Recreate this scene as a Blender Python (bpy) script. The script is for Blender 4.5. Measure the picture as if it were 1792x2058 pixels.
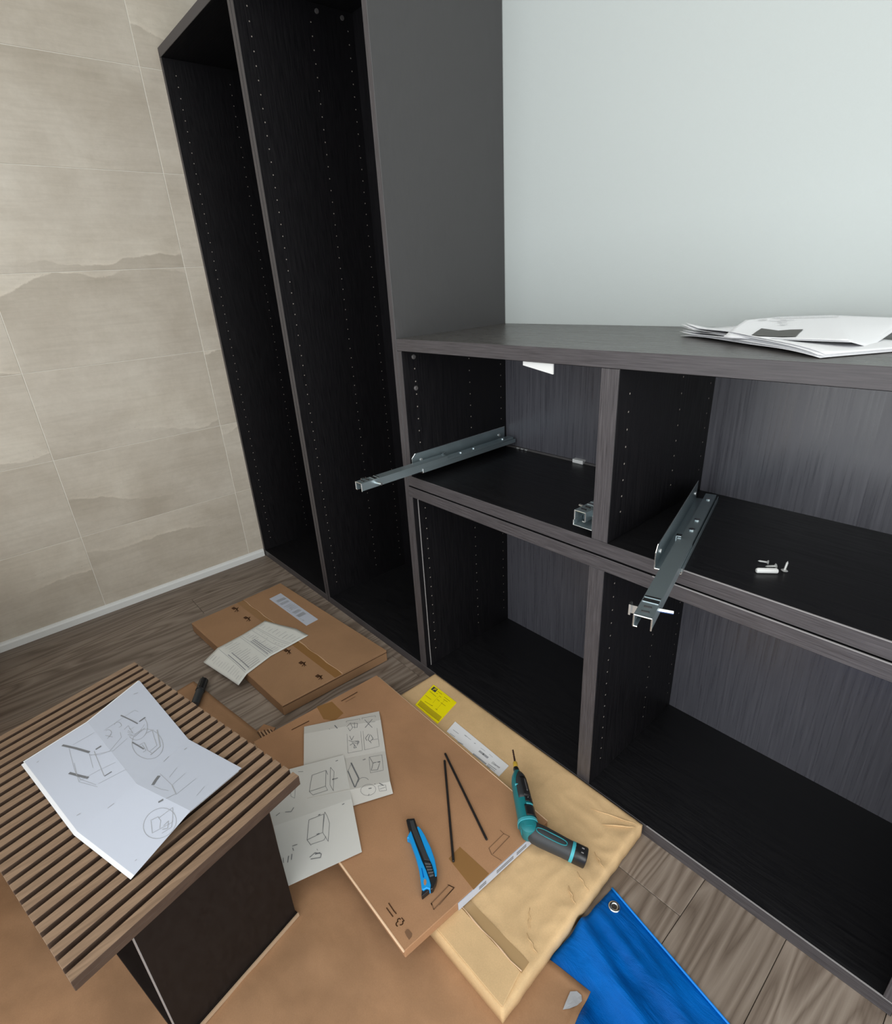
import bpy, bmesh, math, random
from mathutils import Vector, Matrix, noise

for o in list(bpy.data.objects):
    bpy.data.objects.remove(o)
scene = bpy.context.scene
col = scene.collection

# ---------------------------------------------------------------- camera
cam_data = bpy.data.cameras.new('camera')
cam = bpy.data.objects.new('camera', cam_data)
col.objects.link(cam)
cam_data.sensor_fit = 'HORIZONTAL'
cam_data.sensor_width = 36.0
cam_data.lens = 36.0 * 1089.685 / 1792.0
cam_data.shift_x = (896.0 - 877.451) / 1792.0
cam_data.shift_y = (1039.317 - 1029.0) / 1792.0
cam_data.clip_start = 0.02
CR = ((0.653377, 0.754572, -0.060985), (0.266676, -0.304808, -0.914317), (-0.708507, 0.581131, -0.400381))
m = Matrix(((CR[0][0], -CR[1][0], -CR[2][0], 2.32486),
            (CR[0][1], -CR[1][1], -CR[2][1], -0.83073),
            (CR[0][2], -CR[1][2], -CR[2][2], 1.15029),
            (0, 0, 0, 1)))
cam.matrix_world = m
scene.camera = cam

# ---------------------------------------------------------------- light
world = bpy.data.worlds.new('world')
scene.world = world
world.use_nodes = True
bg = world.node_tree.nodes['Background']
bg.inputs['Color'].default_value = (0.80, 0.90, 1.0, 1)
bg.inputs['Strength'].default_value = 1.0

ROOM_X, ROOM_Y, ROOM_H, WALL_Y = 4.3, -1.75, 2.55, 0.396
WIN = (0.80, 3.75, 0.04, 2.42)          # glass door opening in the rear wall: x0, x1, z0, z1
WIN2 = (-1.60, -0.15, 0.04, 2.2)        # added glass door opening in the right-hand wall: y0, y1, z0, z1


def area(name, loc, rot, sx, sy, power, color):
    l = bpy.data.lights.new(name, 'AREA')
    l.shape = 'RECTANGLE'
    l.size, l.size_y, l.energy, l.color = sx, sy, power, color
    o = bpy.data.objects.new(name, l)
    o.location, o.rotation_euler = loc, rot
    col.objects.link(o)
    return o


# daylight standing in the glass door behind the photographer
area('window_daylight', ((WIN[0] + WIN[1]) / 2, ROOM_Y - 0.02, (WIN[2] + WIN[3]) / 2), (math.radians(90), 0, 0),
     WIN[1] - WIN[0], WIN[3] - WIN[2], 34.0, (1.0, 0.985, 0.955))
# side light added to brighten tiles and floor, from an assumed unseen glass door
area('added_side_daylight', (ROOM_X + 0.02, (WIN2[0] + WIN2[1]) / 2, (WIN2[2] + WIN2[3]) / 2), (math.radians(90), 0, math.radians(90)),
     WIN2[1] - WIN2[0], WIN2[3] - WIN2[2], 40.0, (1.0, 0.985, 0.955))
# assumed unseen ceiling lamp, added to brighten the things on the floor
area('ceiling_fill_light', (2.0, -1.0, ROOM_H - 0.04), (0, 0, 0), 0.8, 0.8, 5.0, (1.0, 0.90, 0.77))

scene.view_settings.view_transform = 'Standard'
scene.view_settings.look = 'None'
scene.view_settings.gamma = 1.0
scene.view_settings.use_curve_mapping = False
scene.view_settings.exposure = 0.0

# ---------------------------------------------------------------- materials
def mat(name, color, rough=0.6, metal=0.0, spec=0.5, coat=0.0):
    mt = bpy.data.materials.new(name)
    mt.use_nodes = True
    b = mt.node_tree.nodes['Principled BSDF']
    b.inputs['Base Color'].default_value = (*color, 1)
    b.inputs['Roughness'].default_value = rough
    b.inputs['Metallic'].default_value = metal
    b.inputs['Specular IOR Level'].default_value = spec
    b.inputs['Coat Weight'].default_value = coat
    return mt


class NT:
    """small helper for node graphs"""
    def __init__(self, mt):
        self.t = mt.node_tree
        self.b = self.t.nodes['Principled BSDF']

    def n(self, kind, **kw):
        nd = self.t.nodes.new(kind)
        for k, v in kw.items():
            setattr(nd, k, v)
        return nd

    def l(self, a, b):
        self.t.links.new(a, b)

    def coords(self, scale=(1, 1, 1), rnd=0.0, kind='pos', rot=(0, 0, 0)):
        if kind == 'pos':
            src = self.n('ShaderNodeNewGeometry').outputs['Position']
        else:
            src = self.n('ShaderNodeTexCoord').outputs['Object']
        if rnd:
            oi = self.n('ShaderNodeObjectInfo')
            mul = self.n('ShaderNodeMath', operation='MULTIPLY')
            mul.inputs[1].default_value = rnd
            self.l(oi.outputs['Random'], mul.inputs[0])
            add = self.n('ShaderNodeVectorMath', operation='ADD')
            self.l(src, add.inputs[0])
            self.l(mul.outputs[0], add.inputs[1])
            src = add.outputs[0]
        mp = self.n('ShaderNodeMapping')
        mp.inputs['Scale'].default_value = scale
        mp.inputs['Rotation'].default_value = rot
        self.l(src, mp.inputs['Vector'])
        return mp.outputs[0]

    def noise(self, vec, scale, detail=4, rough=0.55, dist=0.0):
        nd = self.n('ShaderNodeTexNoise')
        nd.inputs['Scale'].default_value = scale
        nd.inputs['Detail'].default_value = detail
        nd.inputs['Roughness'].default_value = rough
        nd.inputs['Distortion'].default_value = dist
        self.l(vec, nd.inputs['Vector'])
        return nd.outputs['Fac']

    def math(self, op, a, b=None, c=None):
        nd = self.n('ShaderNodeMath', operation=op)
        for i, v in enumerate((a, b, c)):
            if v is None:
                continue
            if isinstance(v, (int, float)):
                nd.inputs[i].default_value = v
            else:
                self.l(v, nd.inputs[i])
        return nd.outputs[0]

    def ramp(self, fac, stops):
        nd = self.n('ShaderNodeValToRGB')
        el = nd.color_ramp.elements
        while len(el) < len(stops):
            el.new(0.5)
        for e, (p, c) in zip(el, stops):
            e.position = p
            e.color = (*c, 1) if len(c) == 3 else c
        self.l(fac, nd.inputs[0])
        return nd.outputs[0]

    def mix(self, fac, a, b, blend='MIX'):
        nd = self.n('ShaderNodeMix', data_type='RGBA', blend_type=blend)
        if isinstance(fac, (int, float)):
            nd.inputs[0].default_value = fac
        else:
            self.l(fac, nd.inputs[0])
        for s, v in ((nd.inputs[6], a), (nd.inputs[7], b)):
            if isinstance(v, tuple):
                s.default_value = (*v, 1)
            else:
                self.l(v, s)
        return nd.outputs[2]

    def bump(self, h, strength=0.2, dist=0.001):
        nd = self.n('ShaderNodeBump')
        nd.inputs['Strength'].default_value = strength
        nd.inputs['Distance'].default_value = dist
        self.l(h, nd.inputs['Height'])
        self.l(nd.outputs[0], self.b.inputs['Normal'])


def wood_foil(name, c0, c1, rough, scale, spec=0.5, bump=0.15):
    """printed wood foil; scale is small along the grain"""
    mt = mat(name, c0, rough, spec=spec)
    g = NT(mt)
    v = g.coords(scale, rnd=3.0)
    f = g.noise(v, 1.0, 5, 0.6, 0.2)
    g.l(g.ramp(f, [(0.28, c0), (0.74, c1)]), g.b.inputs['Base Color'])
    g.l(g.ramp(f, [(0.3, (rough - 0.08,) * 3), (0.7, (rough + 0.12,) * 3)]), g.b.inputs['Roughness'])
    g.bump(f, bump, 0.0006)
    return mt


M = {}
M['inner'] = wood_foil('black_brown_foil_shaded', (0.0042, 0.0041, 0.0052), (0.0095, 0.0088, 0.0102), 0.45, (260, 260, 14), 0.25)  # same foil as the edges, darker: interior shade put into the colour
M['inner_h'] = wood_foil('black_brown_foil_flat_shaded', (0.0055, 0.0055, 0.0066), (0.0120, 0.0118, 0.0130), 0.36, (14, 260, 260), 0.35)  # flat-lying copy, interior shade put into its colour too
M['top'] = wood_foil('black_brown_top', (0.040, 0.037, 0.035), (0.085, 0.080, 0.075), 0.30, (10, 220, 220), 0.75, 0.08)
M['edge_v'] = wood_foil('grey_brown_edge_upright', (0.040, 0.036, 0.039), (0.092, 0.084, 0.089), 0.42, (420, 420, 14), 0.5, 0.3)
M['edge_h'] = wood_foil('grey_brown_edge_flat', (0.040, 0.036, 0.039), (0.092, 0.084, 0.089), 0.42, (14, 420, 420), 0.5, 0.3)
M['outer'] = wood_foil('dark_grey_side_foil', (0.049, 0.048, 0.049), (0.060, 0.059, 0.060), 0.5, (300, 300, 40), 0.4, 0.05)
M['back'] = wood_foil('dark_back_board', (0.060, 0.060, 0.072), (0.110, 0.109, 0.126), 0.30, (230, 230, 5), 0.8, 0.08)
M['hole'] = mat('peg_hole_rim', (0.30, 0.27, 0.24), 0.5)
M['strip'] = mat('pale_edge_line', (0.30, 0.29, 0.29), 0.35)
M['cap'] = mat('dark_cam_cap', (0.09, 0.085, 0.085), 0.35)
M['white_plastic'] = mat('white_plastic', (0.78, 0.79, 0.78), 0.4)

M['wall'] = mat('white_wall_paint', (0.500, 0.542, 0.535), 0.85, spec=0.2)
g = NT(M['wall'])
g.bump(g.noise(g.coords((1, 1, 1)), 260, 3, 0.6), 0.25, 0.001)
M['ceiling'] = mat('ceiling_paint', (0.82, 0.82, 0.80), 0.9, spec=0.1)
M['baseboard'] = mat('white_baseboard', (0.78, 0.80, 0.79), 0.45)
M['grout'] = mat('tile_grout', (0.72, 0.69, 0.62), 0.9, spec=0.1)

M['tile'] = mat('sandstone_tile', (0.55, 0.52, 0.46), 0.45, spec=0.4)
g = NT(M['tile'])
v = g.coords((1, 1, 1), rnd=17.0)
cloud = g.noise(v, 4.5, 6, 0.6, 0.3)
base = g.ramp(cloud, [(0.25, (0.485, 0.432, 0.358)), (0.5, (0.560, 0.508, 0.432)), (0.75, (0.635, 0.588, 0.510))])
# sediment layers: a gently warped height, saw-toothed so that each layer has one soft and one crisp border
sep = g.n('ShaderNodeSeparateXYZ')
g.l(v, sep.inputs[0])
warp = g.noise(g.coords((1, 1.0, 0.5), rnd=9.0), 2.2, 2.5, 0.45, 0.0)
h = g.math('ADD', g.math('MULTIPLY', sep.outputs[2], 1.9), g.math('ADD', g.math('MULTIPLY', warp, 0.50), g.math('MULTIPLY', g.noise(g.coords((1, 1, 1), rnd=6.0), 16.0, 4, 0.6), 0.055)))
saw = g.math('FRACT', h)
layer = g.ramp(saw, [(0.0, (0.85, 0.83, 0.81)), (0.008, (1.17, 1.17, 1.16)), (0.03, (1.07, 1.07, 1.06)), (0.5, (1.0, 1.0, 1.0)), (0.86, (0.92, 0.91, 0.895)), (1.0, (0.84, 0.825, 0.80))])
patch = g.ramp(g.noise(g.coords((1, 0.8, 1.5), rnd=5.0), 2.6, 2, 0.5), [(0.40, (0.0, 0.0, 0.0)), (0.60, (1, 1, 1))])
c1 = g.mix(patch, base, g.mix(1.0, base, layer, 'MULTIPLY'))
streak = g.noise(g.coords((3, 3.5, 40), rnd=3.0), 1.6, 4, 0.6, 0.5)
c2 = g.mix(0.5, c1, g.mix(1.0, c1, g.ramp(streak, [(0.3, (0.88, 0.87, 0.85)), (0.6, (1.05, 1.05, 1.04))]), 'MULTIPLY'))
fine = g.noise(g.coords((1, 1, 1), rnd=2.0), 60, 5, 0.7)
c2 = g.mix(0.35, c2, g.mix(1.0, c2, g.ramp(fine, [(0.3, (0.88, 0.87, 0.85)), (0.7, (1.08, 1.08, 1.08))]), 'MULTIPLY'))
pits = g.noise(g.coords((1, 1, 1), rnd=4.0), 120, 3, 0.7)
pm = g.ramp(pits, [(0.66, (0, 0, 0)), (0.73, (1, 1, 1))])
pz = g.math('MULTIPLY', pm, g.ramp(saw, [(0.0, (1, 1, 1)), (0.10, (0.5, 0.5, 0.5)), (0.16, (0, 0, 0))]))
g.l(g.mix(pz, c2, (0.34, 0.31, 0.27)), g.b.inputs['Base Color'])
g.bump(g.math('ADD', cloud, g.math('MULTIPLY', fine, 0.3)), 0.25, 0.002)

M['floor_base'] = mat('floor_underlay', (0.03, 0.025, 0.02), 0.9)
M['plank'] = mat('grey_oak_plank', (0.20, 0.16, 0.13), 0.5, spec=0.35)
g = NT(M['plank'])
big = g.noise(g.coords((11.0, 1.1, 1), rnd=23.0), 1.0, 2.0, 0.45, 0.5)
ring = g.math('PINGPONG', g.math('MULTIPLY', big, 24.0), 1.0)
fine = g.noise(g.coords((330, 9, 1), rnd=7.0), 1.0, 5, 0.65)
tone = g.math('ADD', g.math('MULTIPLY', ring, 0.52), g.math('MULTIPLY', fine, 0.48))
oi = g.n('ShaderNodeObjectInfo')
pc = g.ramp(tone, [(0.18, (0.135, 0.102, 0.079)), (0.5, (0.225, 0.180, 0.145)), (0.8, (0.295, 0.245, 0.202))])
pv = g.ramp(oi.outputs['Random'], [(0.0, (0.88, 0.87, 0.86)), (1.0, (1.08, 1.08, 1.08))])
g.l(g.mix(1.0, pc, pv, 'MULTIPLY'), g.b.inputs['Base Color'])
g.bump(tone, 0.2, 0.0008)


def paperboard(name, c, var=0.10, scale=5.0, rough=0.8, bump=0.15, fibre=True):
    mt = mat(name, c, rough, spec=0.25)
    g = NT(mt)
    f = g.noise(g.coords((1, 1, 1)), scale, 5, 0.6, 0.3)
    lo = tuple(x * (1 - var) for x in c)
    hi = tuple(x * (1 + var) for x in c)
    cc = g.ramp(f, [(0.3, lo), (0.7, hi)])
    if fibre:
        ff = g.noise(g.coords((1, 1, 1)), 420, 3, 0.7)
        cc = g.mix(0.5, cc, g.mix(1.0, cc, g.ramp(ff, [(0.3, (0.86, 0.86, 0.86)), (0.7, (1.1, 1.1, 1.1))]), 'MULTIPLY'))
        g.bump(ff, bump, 0.0006)
    g.l(cc, g.b.inputs['Base Color'])
    return mt


M['card1'] = paperboard('tan_cardboard', (0.335, 0.193, 0.103))
M['card1_edge'] = paperboard('tan_cardboard_edge', (0.52, 0.34, 0.21))
M['card2'] = paperboard('brown_cardboard', (0.375, 0.205, 0.108), 0.14)
M['card2_edge'] = paperboard('cut_cardboard_edge', (0.62, 0.43, 0.28))
M['card3'] = paperboard('golden_cardboard', (0.640, 0.440, 0.235), 0.14, 7.0)
M['kraft'] = paperboard('kraft_paper', (0.345, 0.195, 0.104), 0.16, 6.0, 0.7)
g = NT(M['kraft'])
g.bump(g.noise(g.coords((1, 1.4, 1), rot=(0, 0, 0.4)), 8.0, 3, 0.5, 0.0), 0.35, 0.012)
M['tape_pale'] = mat('clear_packing_tape', (0.40, 0.26, 0.125), 0.3, spec=0.5)
M['tape'] = mat('brown_packing_tape', (0.270, 0.140, 0.050), 0.25, spec=0.5)
M['paper'] = mat('white_paper', (0.80, 0.81, 0.83), 0.75, spec=0.2)
M['paper_cool'] = mat('bluish_white_paper', (0.50, 0.535, 0.615), 0.7, spec=0.2)
M['paper_grey'] = mat('recycled_grey_paper', (0.70, 0.71, 0.67), 0.8, spec=0.15)
M['paper_dim'] = mat('dull_white_paper', (0.57, 0.555, 0.52), 0.8, spec=0.15)
M['paper_soft'] = mat('soft_white_paper', (0.62, 0.615, 0.585), 0.8, spec=0.15)
M['paper_warm'] = mat('off_white_paper', (0.73, 0.72, 0.69), 0.8, spec=0.15)
M['ink'] = mat('dark_ink', (0.05, 0.05, 0.06), 0.7, spec=0.2)
M['ink_soft'] = mat('grey_ink', (0.17, 0.175, 0.185), 0.7, spec=0.2)
M['ink_pale'] = mat('pale_grey_ink', (0.36, 0.37, 0.39), 0.7, spec=0.2)
M['ink_brown'] = mat('brown_ink', (0.075, 0.036, 0.018), 0.8, spec=0.1)
M['ink_tan'] = mat('faded_brown_ink', (0.19, 0.105, 0.06), 0.8, spec=0.1)
M['ink_olive'] = mat('olive_ink', (0.33, 0.26, 0.01), 0.7, spec=0.2)
M['picture'] = mat('printed_grey_picture', (0.10, 0.10, 0.095), 0.6, spec=0.2)
M['yellow'] = mat('yellow_label', (0.92, 0.80, 0.002), 0.45)
M['slat'] = wood_foil('oak_veneer_slat', (0.185, 0.118, 0.074), (0.315, 0.210, 0.135), 0.55, (190, 14, 190), 0.3, 0.15)
M['slat_base'] = wood_foil('oak_veneer_shaded', (0.055, 0.033, 0.023), (0.090, 0.056, 0.038), 0.6, (110, 12, 110), 0.3, 0.2)  # same veneer as the slats, darkened: groove shade put into the colour
M['drawer_dark'] = wood_foil('dark_brown_drawer_foil', (0.013, 0.009, 0.0075), (0.019, 0.0135, 0.011), 0.6, (90, 90, 40), 0.12, 0.05)
M['raw'] = mat('raw_fibreboard', (0.42, 0.30, 0.20), 0.85, spec=0.1)
M['steel'] = mat('galvanised_steel', (0.36, 0.44, 0.47), 0.34, 0.75)
M['steel_bright'] = mat('bright_steel', (0.80, 0.84, 0.85), 0.25, 1.0)
M['zinc'] = mat('zinc_screw', (0.80, 0.81, 0.80), 0.35, 0.6)
M['black_plastic'] = mat('black_plastic', (0.014, 0.014, 0.015), 0.35)
M['rubber'] = mat('charcoal_rubber', (0.032, 0.036, 0.040), 0.5)
M['teal'] = mat('teal_plastic', (0.012, 0.190, 0.215), 0.4)
M['teal_light'] = mat('light_teal_plastic', (0.060, 0.40, 0.47), 0.4)
M['bit'] = mat('dark_drill_steel', (0.20, 0.12, 0.10), 0.3, 0.9)
M['brass'] = mat('yellow_collar', (0.62, 0.40, 0.05), 0.4)
M['blue'] = mat('bright_blue_plastic', (0.006, 0.300, 0.720), 0.4)
M['tarp'] = mat('blue_tarpaulin', (0.003, 0.195, 0.66), 0.42, spec=0.10)
g = NT(M['tarp'])
wv = g.noise(g.coords((900, 900, 1), rot=(0, 0, 0.2)), 1.0, 2, 0.5)
cl = g.noise(g.coords((3, 14, 1), rot=(0, 0, 0.9)), 1.5, 5, 0.65, 0.6)
g.l(g.ramp(cl, [(0.25, (0.0004, 0.058, 0.25)), (0.75, (0.0008, 0.150, 0.58))]), g.b.inputs['Base Color'])
g.bump(g.math('ADD', g.math('MULTIPLY', wv, 0.10), cl), 0.6, 0.010)
M['tarp_hem'] = mat('blue_tarpaulin_hem', (0.004, 0.245, 0.80), 0.4, spec=0.5)


# ---------------------------------------------------------------- geometry helpers
def wloc(o):
    v = Vector((0, 0, 0))
    while o is not None:
        v += o.location
        o = o.parent
    return v


def link(name, me, parent=None, loc=None):
    o = bpy.data.objects.new(name, me)
    col.objects.link(o)
    if loc is not None:
        o.location = loc
    if parent is not None:
        o.parent = parent
    return o


class MB:
    """collects faces in world coordinates and links them as one mesh object"""
    def __init__(self):
        self.v, self.f, self.mi = [], [], []

    def face(self, pts, mi=0):
        n = len(self.v)
        self.v += [tuple(p) for p in pts]
        self.f.append(tuple(range(n, n + len(pts))))
        self.mi.append(mi)

    def grid(self, rows, mi=0, close_u=False, caps=False):
        n = len(self.v)
        R, C = len(rows), len(rows[0])
        for r in rows:
            self.v += [tuple(p) for p in r]
        for i in range(R - 1):
            for j in range(C if close_u else C - 1):
                k = (j + 1) % C
                self.f.append((n + i * C + j, n + i * C + k, n + (i + 1) * C + k, n + (i + 1) * C + j))
                self.mi.append(mi)
        if caps:
            self.f.append(tuple(n + j for j in reversed(range(C))))
            self.f.append(tuple(n + (R - 1) * C + j for j in range(C)))
            self.mi += [mi, mi]

    def box(self, x0, x1, y0, y1, z0, z1, mi=0, xf=None, front=None, right=None, top=None, left=None):
        P = [Vector((x, y, z)) for z in (z0, z1) for y in (y0, y1) for x in (x0, x1)]
        if xf:
            P = [Vector(xf(p)) for p in P]
        n = len(self.v)
        self.v += [tuple(p) for p in P]
        for f, s in (((0, 2, 3, 1), None), ((4, 5, 7, 6), top), ((0, 1, 5, 4), front), ((2, 6, 7, 3), None), ((0, 4, 6, 2), left), ((1, 3, 7, 5), right)):
            self.f.append(tuple(n + i for i in f))
            self.mi.append(mi if s is None else s)

    def prism(self, poly, z0, z1, mi=0, side=None):
        """poly of (x, y[, z]) extruded from z0 to z1"""
        a = sum(poly[i][0] * poly[(i + 1) % len(poly)][1] - poly[(i + 1) % len(poly)][0] * poly[i][1] for i in range(len(poly)))
        if a < 0:
            poly = poly[::-1]
        n = len(self.v)
        k = len(poly)
        self.v += [(p[0], p[1], z0) for p in poly] + [(p[0], p[1], z1) for p in poly]
        self.f.append(tuple(n + i for i in reversed(range(k))))
        self.f.append(tuple(n + k + i for i in range(k)))
        self.mi += [mi, mi]
        for i in range(k):
            j = (i + 1) % k
            self.f.append((n + i, n + j, n + k + j, n + k + i))
            self.mi.append(mi if side is None else side)

    def tube(self, path, radii, n=16, mi=0, flat=1.0, power=2.0):
        """loft of (super)elliptic rings along a path; flat squashes the vertical radius"""
        rows = []
        path = [Vector(p) for p in path]
        for i, p in enumerate(path):
            d = (path[min(i + 1, len(path) - 1)] - path[max(i - 1, 0)]).normalized()
            up = Vector((0, 0, 1)) if abs(d.z) < 0.9 else Vector((0, 1, 0))
            s = d.cross(up).normalized()
            u = s.cross(d).normalized()
            r = radii[i] if isinstance(radii, (list, tuple)) else radii
            rs, ru = (r if isinstance(r, (list, tuple)) else (r, r * flat))
            ring = []
            for k in range(n):
                a = 2 * math.pi * k / n
                ca, sa = math.cos(a), math.sin(a)
                e = 2.0 / power
                x = math.copysign(abs(ca) ** e, ca) * rs
                y = math.copysign(abs(sa) ** e, sa) * ru
                ring.append(p + s * x + u * y)
            rows.append(ring)
        self.grid(rows, mi, close_u=True, caps=True)

    def build(self, name, mats, parent=None, smooth=False, bevel=0.0, solid=0.0, stuff=False, weld=False, auto=None):
        me = bpy.data.meshes.new(name)
        o0 = wloc(parent) if parent else Vector((0, 0, 0))
        me.from_pydata([tuple(Vector(p) - o0) for p in self.v], [], self.f)
        if not isinstance(mats, (list, tuple)):
            mats = [mats]
        for mt in mats:
            me.materials.append(M[mt])
        me.polygons.foreach_set('material_index', self.mi)
        if weld or bevel:
            bm = bmesh.new()
            bm.from_mesh(me)
            if weld:
                bmesh.ops.remove_doubles(bm, verts=bm.verts, dist=1e-5)
            if bevel:
                ed = [e for e in bm.edges if len(e.link_faces) == 2 and e.calc_face_angle(0) > 0.6]
                bmesh.ops.bevel(bm, geom=ed, offset=bevel, segments=1, affect='EDGES', profile=0.5, material=-1)
            bm.to_mesh(me)
            bm.free()
        me.update()
        if smooth:
            me.polygons.foreach_set('use_smooth', [True] * len(me.polygons))
        o = link(name, me, parent)
        if auto is not None:
            me.polygons.foreach_set('use_smooth', [True] * len(me.polygons))
            md = o.modifiers.new('edges', 'EDGE_SPLIT')
            md.split_angle = math.radians(auto)
        if solid:
            md = o.modifiers.new('thickness', 'SOLIDIFY')
            md.thickness = solid
            md.offset = -1
        if stuff:
            o['kind'] = 'stuff'
        return o


def tag(o, label, cat, group=None):
    o['label'] = label
    o['category'] = cat
    if group:
        o['group'] = group
    return o


def thing(name, loc, label, cat, group=None):
    o = bpy.data.objects.new(name, None)
    o.empty_display_size = 0.05
    o.location = loc
    col.objects.link(o)
    return tag(o, label, cat, group)


def struct(o, label=None):
    o['kind'] = 'structure'
    if label:
        o['label'] = label
    return o


def ribbons(mb, strokes, dz=0.0006, mi=0, wmul=1.0):
    """printed lines: flat strips lying just above a sheet"""
    for w, pl in strokes:
        w *= wmul
        for a, b in zip(pl[:-1], pl[1:]):
            a, b = Vector(a), Vector(b)
            d = b - a
            if d.length < 1e-6:
                continue
            s = Vector((-d.y, d.x, 0))
            if s.length < 1e-7:
                continue
            s = s.normalized() * w / 2
            e = d.normalized() * w * 0.15
            up = Vector((0, 0, dz))
            mb.face([a - e - s + up, b + e - s + up, b + e + s + up, a - e + s + up], mi)


def prints(name, strokes, mt, parent, dz=0.0006, wmul=1.0, stuff=True):
    mb = MB()
    ribbons(mb, strokes, dz, 0, wmul)
    return mb.build(name, mt, parent, stuff=stuff)


def sheet_mesh(mb, ctrl, n=6, dz=0.0, mi=0, shift=(0, 0)):
    """bilinear patches through a grid of control points"""
    for i in range(len(ctrl) - 1):
        for j in range(len(ctrl[0]) - 1):
            a, b, c, d = (Vector(ctrl[i][j]), Vector(ctrl[i][j + 1]), Vector(ctrl[i + 1][j]), Vector(ctrl[i + 1][j + 1]))
            rows = []
            for s in range(n + 1):
                r = []
                for t in range(n + 1):
                    u, w = s / n, t / n
                    p = a * (1 - u) * (1 - w) + b * (1 - u) * w + c * u * (1 - w) + d * u * w
                    r.append(p + Vector((shift[0], shift[1], dz)))
                rows.append(r)
            mb.grid(rows, mi)


def orient_up(o):
    """make the faces of a sheet look upwards"""
    for p in o.data.polygons:
        if p.normal.z < 0:
            p.flip()
    o.data.update()


def text_mesh(name, body, p0, p1, height, mt, parent, lift=0.0):
    """lettering from p0 towards p1 lying flat"""
    cu = bpy.data.curves.new(name, 'FONT')
    cu.body = body
    cu.size = 1.0
    tmp = bpy.data.objects.new(name, cu)
    col.objects.link(tmp)
    bpy.context.view_layer.update()
    me = bpy.data.meshes.new_from_object(tmp.evaluated_get(bpy.context.evaluated_depsgraph_get()))
    bpy.data.objects.remove(tmp)
    xs = [v.co.x for v in me.vertices]
    w = max(xs) - min(xs)
    p0, p1 = Vector(p0), Vector(p1)
    d = p1 - p0
    L = Vector((d.x, d.y, 0)).length
    ang = math.atan2(d.y, d.x)
    sx = L / w
    o0 = wloc(parent)
    for v in me.vertices:
        x, y = (v.co.x - min(xs)) * sx, v.co.y * height / 0.72
        v.co = Vector((p0.x + x * math.cos(ang) - y * math.sin(ang), p0.y + x * math.sin(ang) + y * math.cos(ang), p0.z + lift)) - o0
    me.materials.clear()
    me.materials.append(M[mt])
    return link(name, me, parent)


# ---------------------------------------------------------------- the room
mb = MB()
mb.box(-0.012, ROOM_X, ROOM_Y, WALL_Y + 0.05, -0.06, -0.006)
floor = struct(mb.build('floor', 'floor_base'), 'grey-brown oak plank floor')
rnd = random.Random(11)
PW, PL = 0.149, 1.26
plank_me = {}


def plank_mesh(x, l):
    key = (round(x, 4), round(l, 4))
    if key not in plank_me:
        q = MB()
        q.box(0, x, 0, l, -0.006, 0.0)
        o = q.build('plank', 'plank', bevel=0.0007)
        plank_me[key] = o.data
        bpy.data.objects.remove(o)
    return plank_me[key]


x = 2.096 - PW * 15
while x < ROOM_X:
    x0 = max(x, 0.0)
    x1 = min(x + PW, ROOM_X)
    y = ROOM_Y - rnd.random() * PL
    while y < WALL_Y:
        a, b = max(y, ROOM_Y), min(y + PL, WALL_Y)
        if b - a > 0.02 and x1 - x0 > 0.01:
            o = link('plank', plank_mesh(x1 - x0 - 0.0010, b - a - 0.0010), floor, (x0 + 0.0005, a + 0.0005, 0))
        y += PL
    x += PW

mb = MB()
mb.box(-0.11, -0.0015, ROOM_Y, WALL_Y + 0.05, -0.006, ROOM_H)
wall_left = struct(mb.build('wall_left', 'grout'), 'wall clad in large beige sandstone tiles')
tile_me = {}
ys = [WALL_Y, -0.0715, -0.6765, -1.2815, ROOM_Y]
zs = [0.0] + [0.0325 + 0.3045 * k for k in range(1, 9)] + [ROOM_H]
for i in range(len(ys) - 1):
    for j in range(len(zs) - 1):
        w, h = ys[i] - ys[i + 1] - 0.0030, zs[j + 1] - zs[j] - 0.0022
        key = (round(w, 4), round(h, 4))
        if key not in tile_me:
            q = MB()
            q.box(-0.008, 0.0, -w / 2, w / 2, -h / 2, h / 2)
            o = q.build('tile', 'tile', bevel=0.0008)
            tile_me[key] = o.data
            bpy.data.objects.remove(o)
        link('tile', tile_me[key], wall_left, (0, (ys[i] + ys[i + 1]) / 2, (zs[j] + zs[j + 1]) / 2))

mb = MB()
mb.box(-0.11, ROOM_X + 0.1, WALL_Y, WALL_Y + 0.1, -0.06, ROOM_H)
struct(mb.build('wall_back', 'wall'), 'plain white painted wall')
mb = MB()
for a, b, c, d in ((ROOM_Y - 0.1, WIN2[0], -0.06, ROOM_H), (WIN2[1], WALL_Y, -0.06, ROOM_H), (WIN2[0], WIN2[1], WIN2[3], ROOM_H), (WIN2[0], WIN2[1], -0.06, WIN2[2])):
    mb.box(ROOM_X, ROOM_X + 0.1, a, b, c, d)
struct(mb.build('wall_right', 'wall'), 'white side wall with an added glass door')
mb = MB()
for a, b, c, d in ((WIN2[0], WIN2[0] + 0.05, WIN2[2], WIN2[3]), (WIN2[1] - 0.05, WIN2[1], WIN2[2], WIN2[3]), (WIN2[0], WIN2[1], WIN2[2], WIN2[2] + 0.05), (WIN2[0], WIN2[1], WIN2[3] - 0.05, WIN2[3])):
    mb.box(ROOM_X + 0.03, ROOM_X + 0.07, a, b, c, d)
struct(mb.build('added_window', 'baseboard'), 'white frame of the added side glass door')
mb = MB()
mb.box(-0.11, WIN[0], ROOM_Y - 0.1, ROOM_Y, -0.06, ROOM_H)
mb.box(WIN[1], ROOM_X + 0.1, ROOM_Y - 0.1, ROOM_Y, -0.06, ROOM_H)
mb.box(WIN[0], WIN[1], ROOM_Y - 0.1, ROOM_Y, WIN[3], ROOM_H)
mb.box(WIN[0], WIN[1], ROOM_Y - 0.1, ROOM_Y, -0.06, WIN[2])
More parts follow.
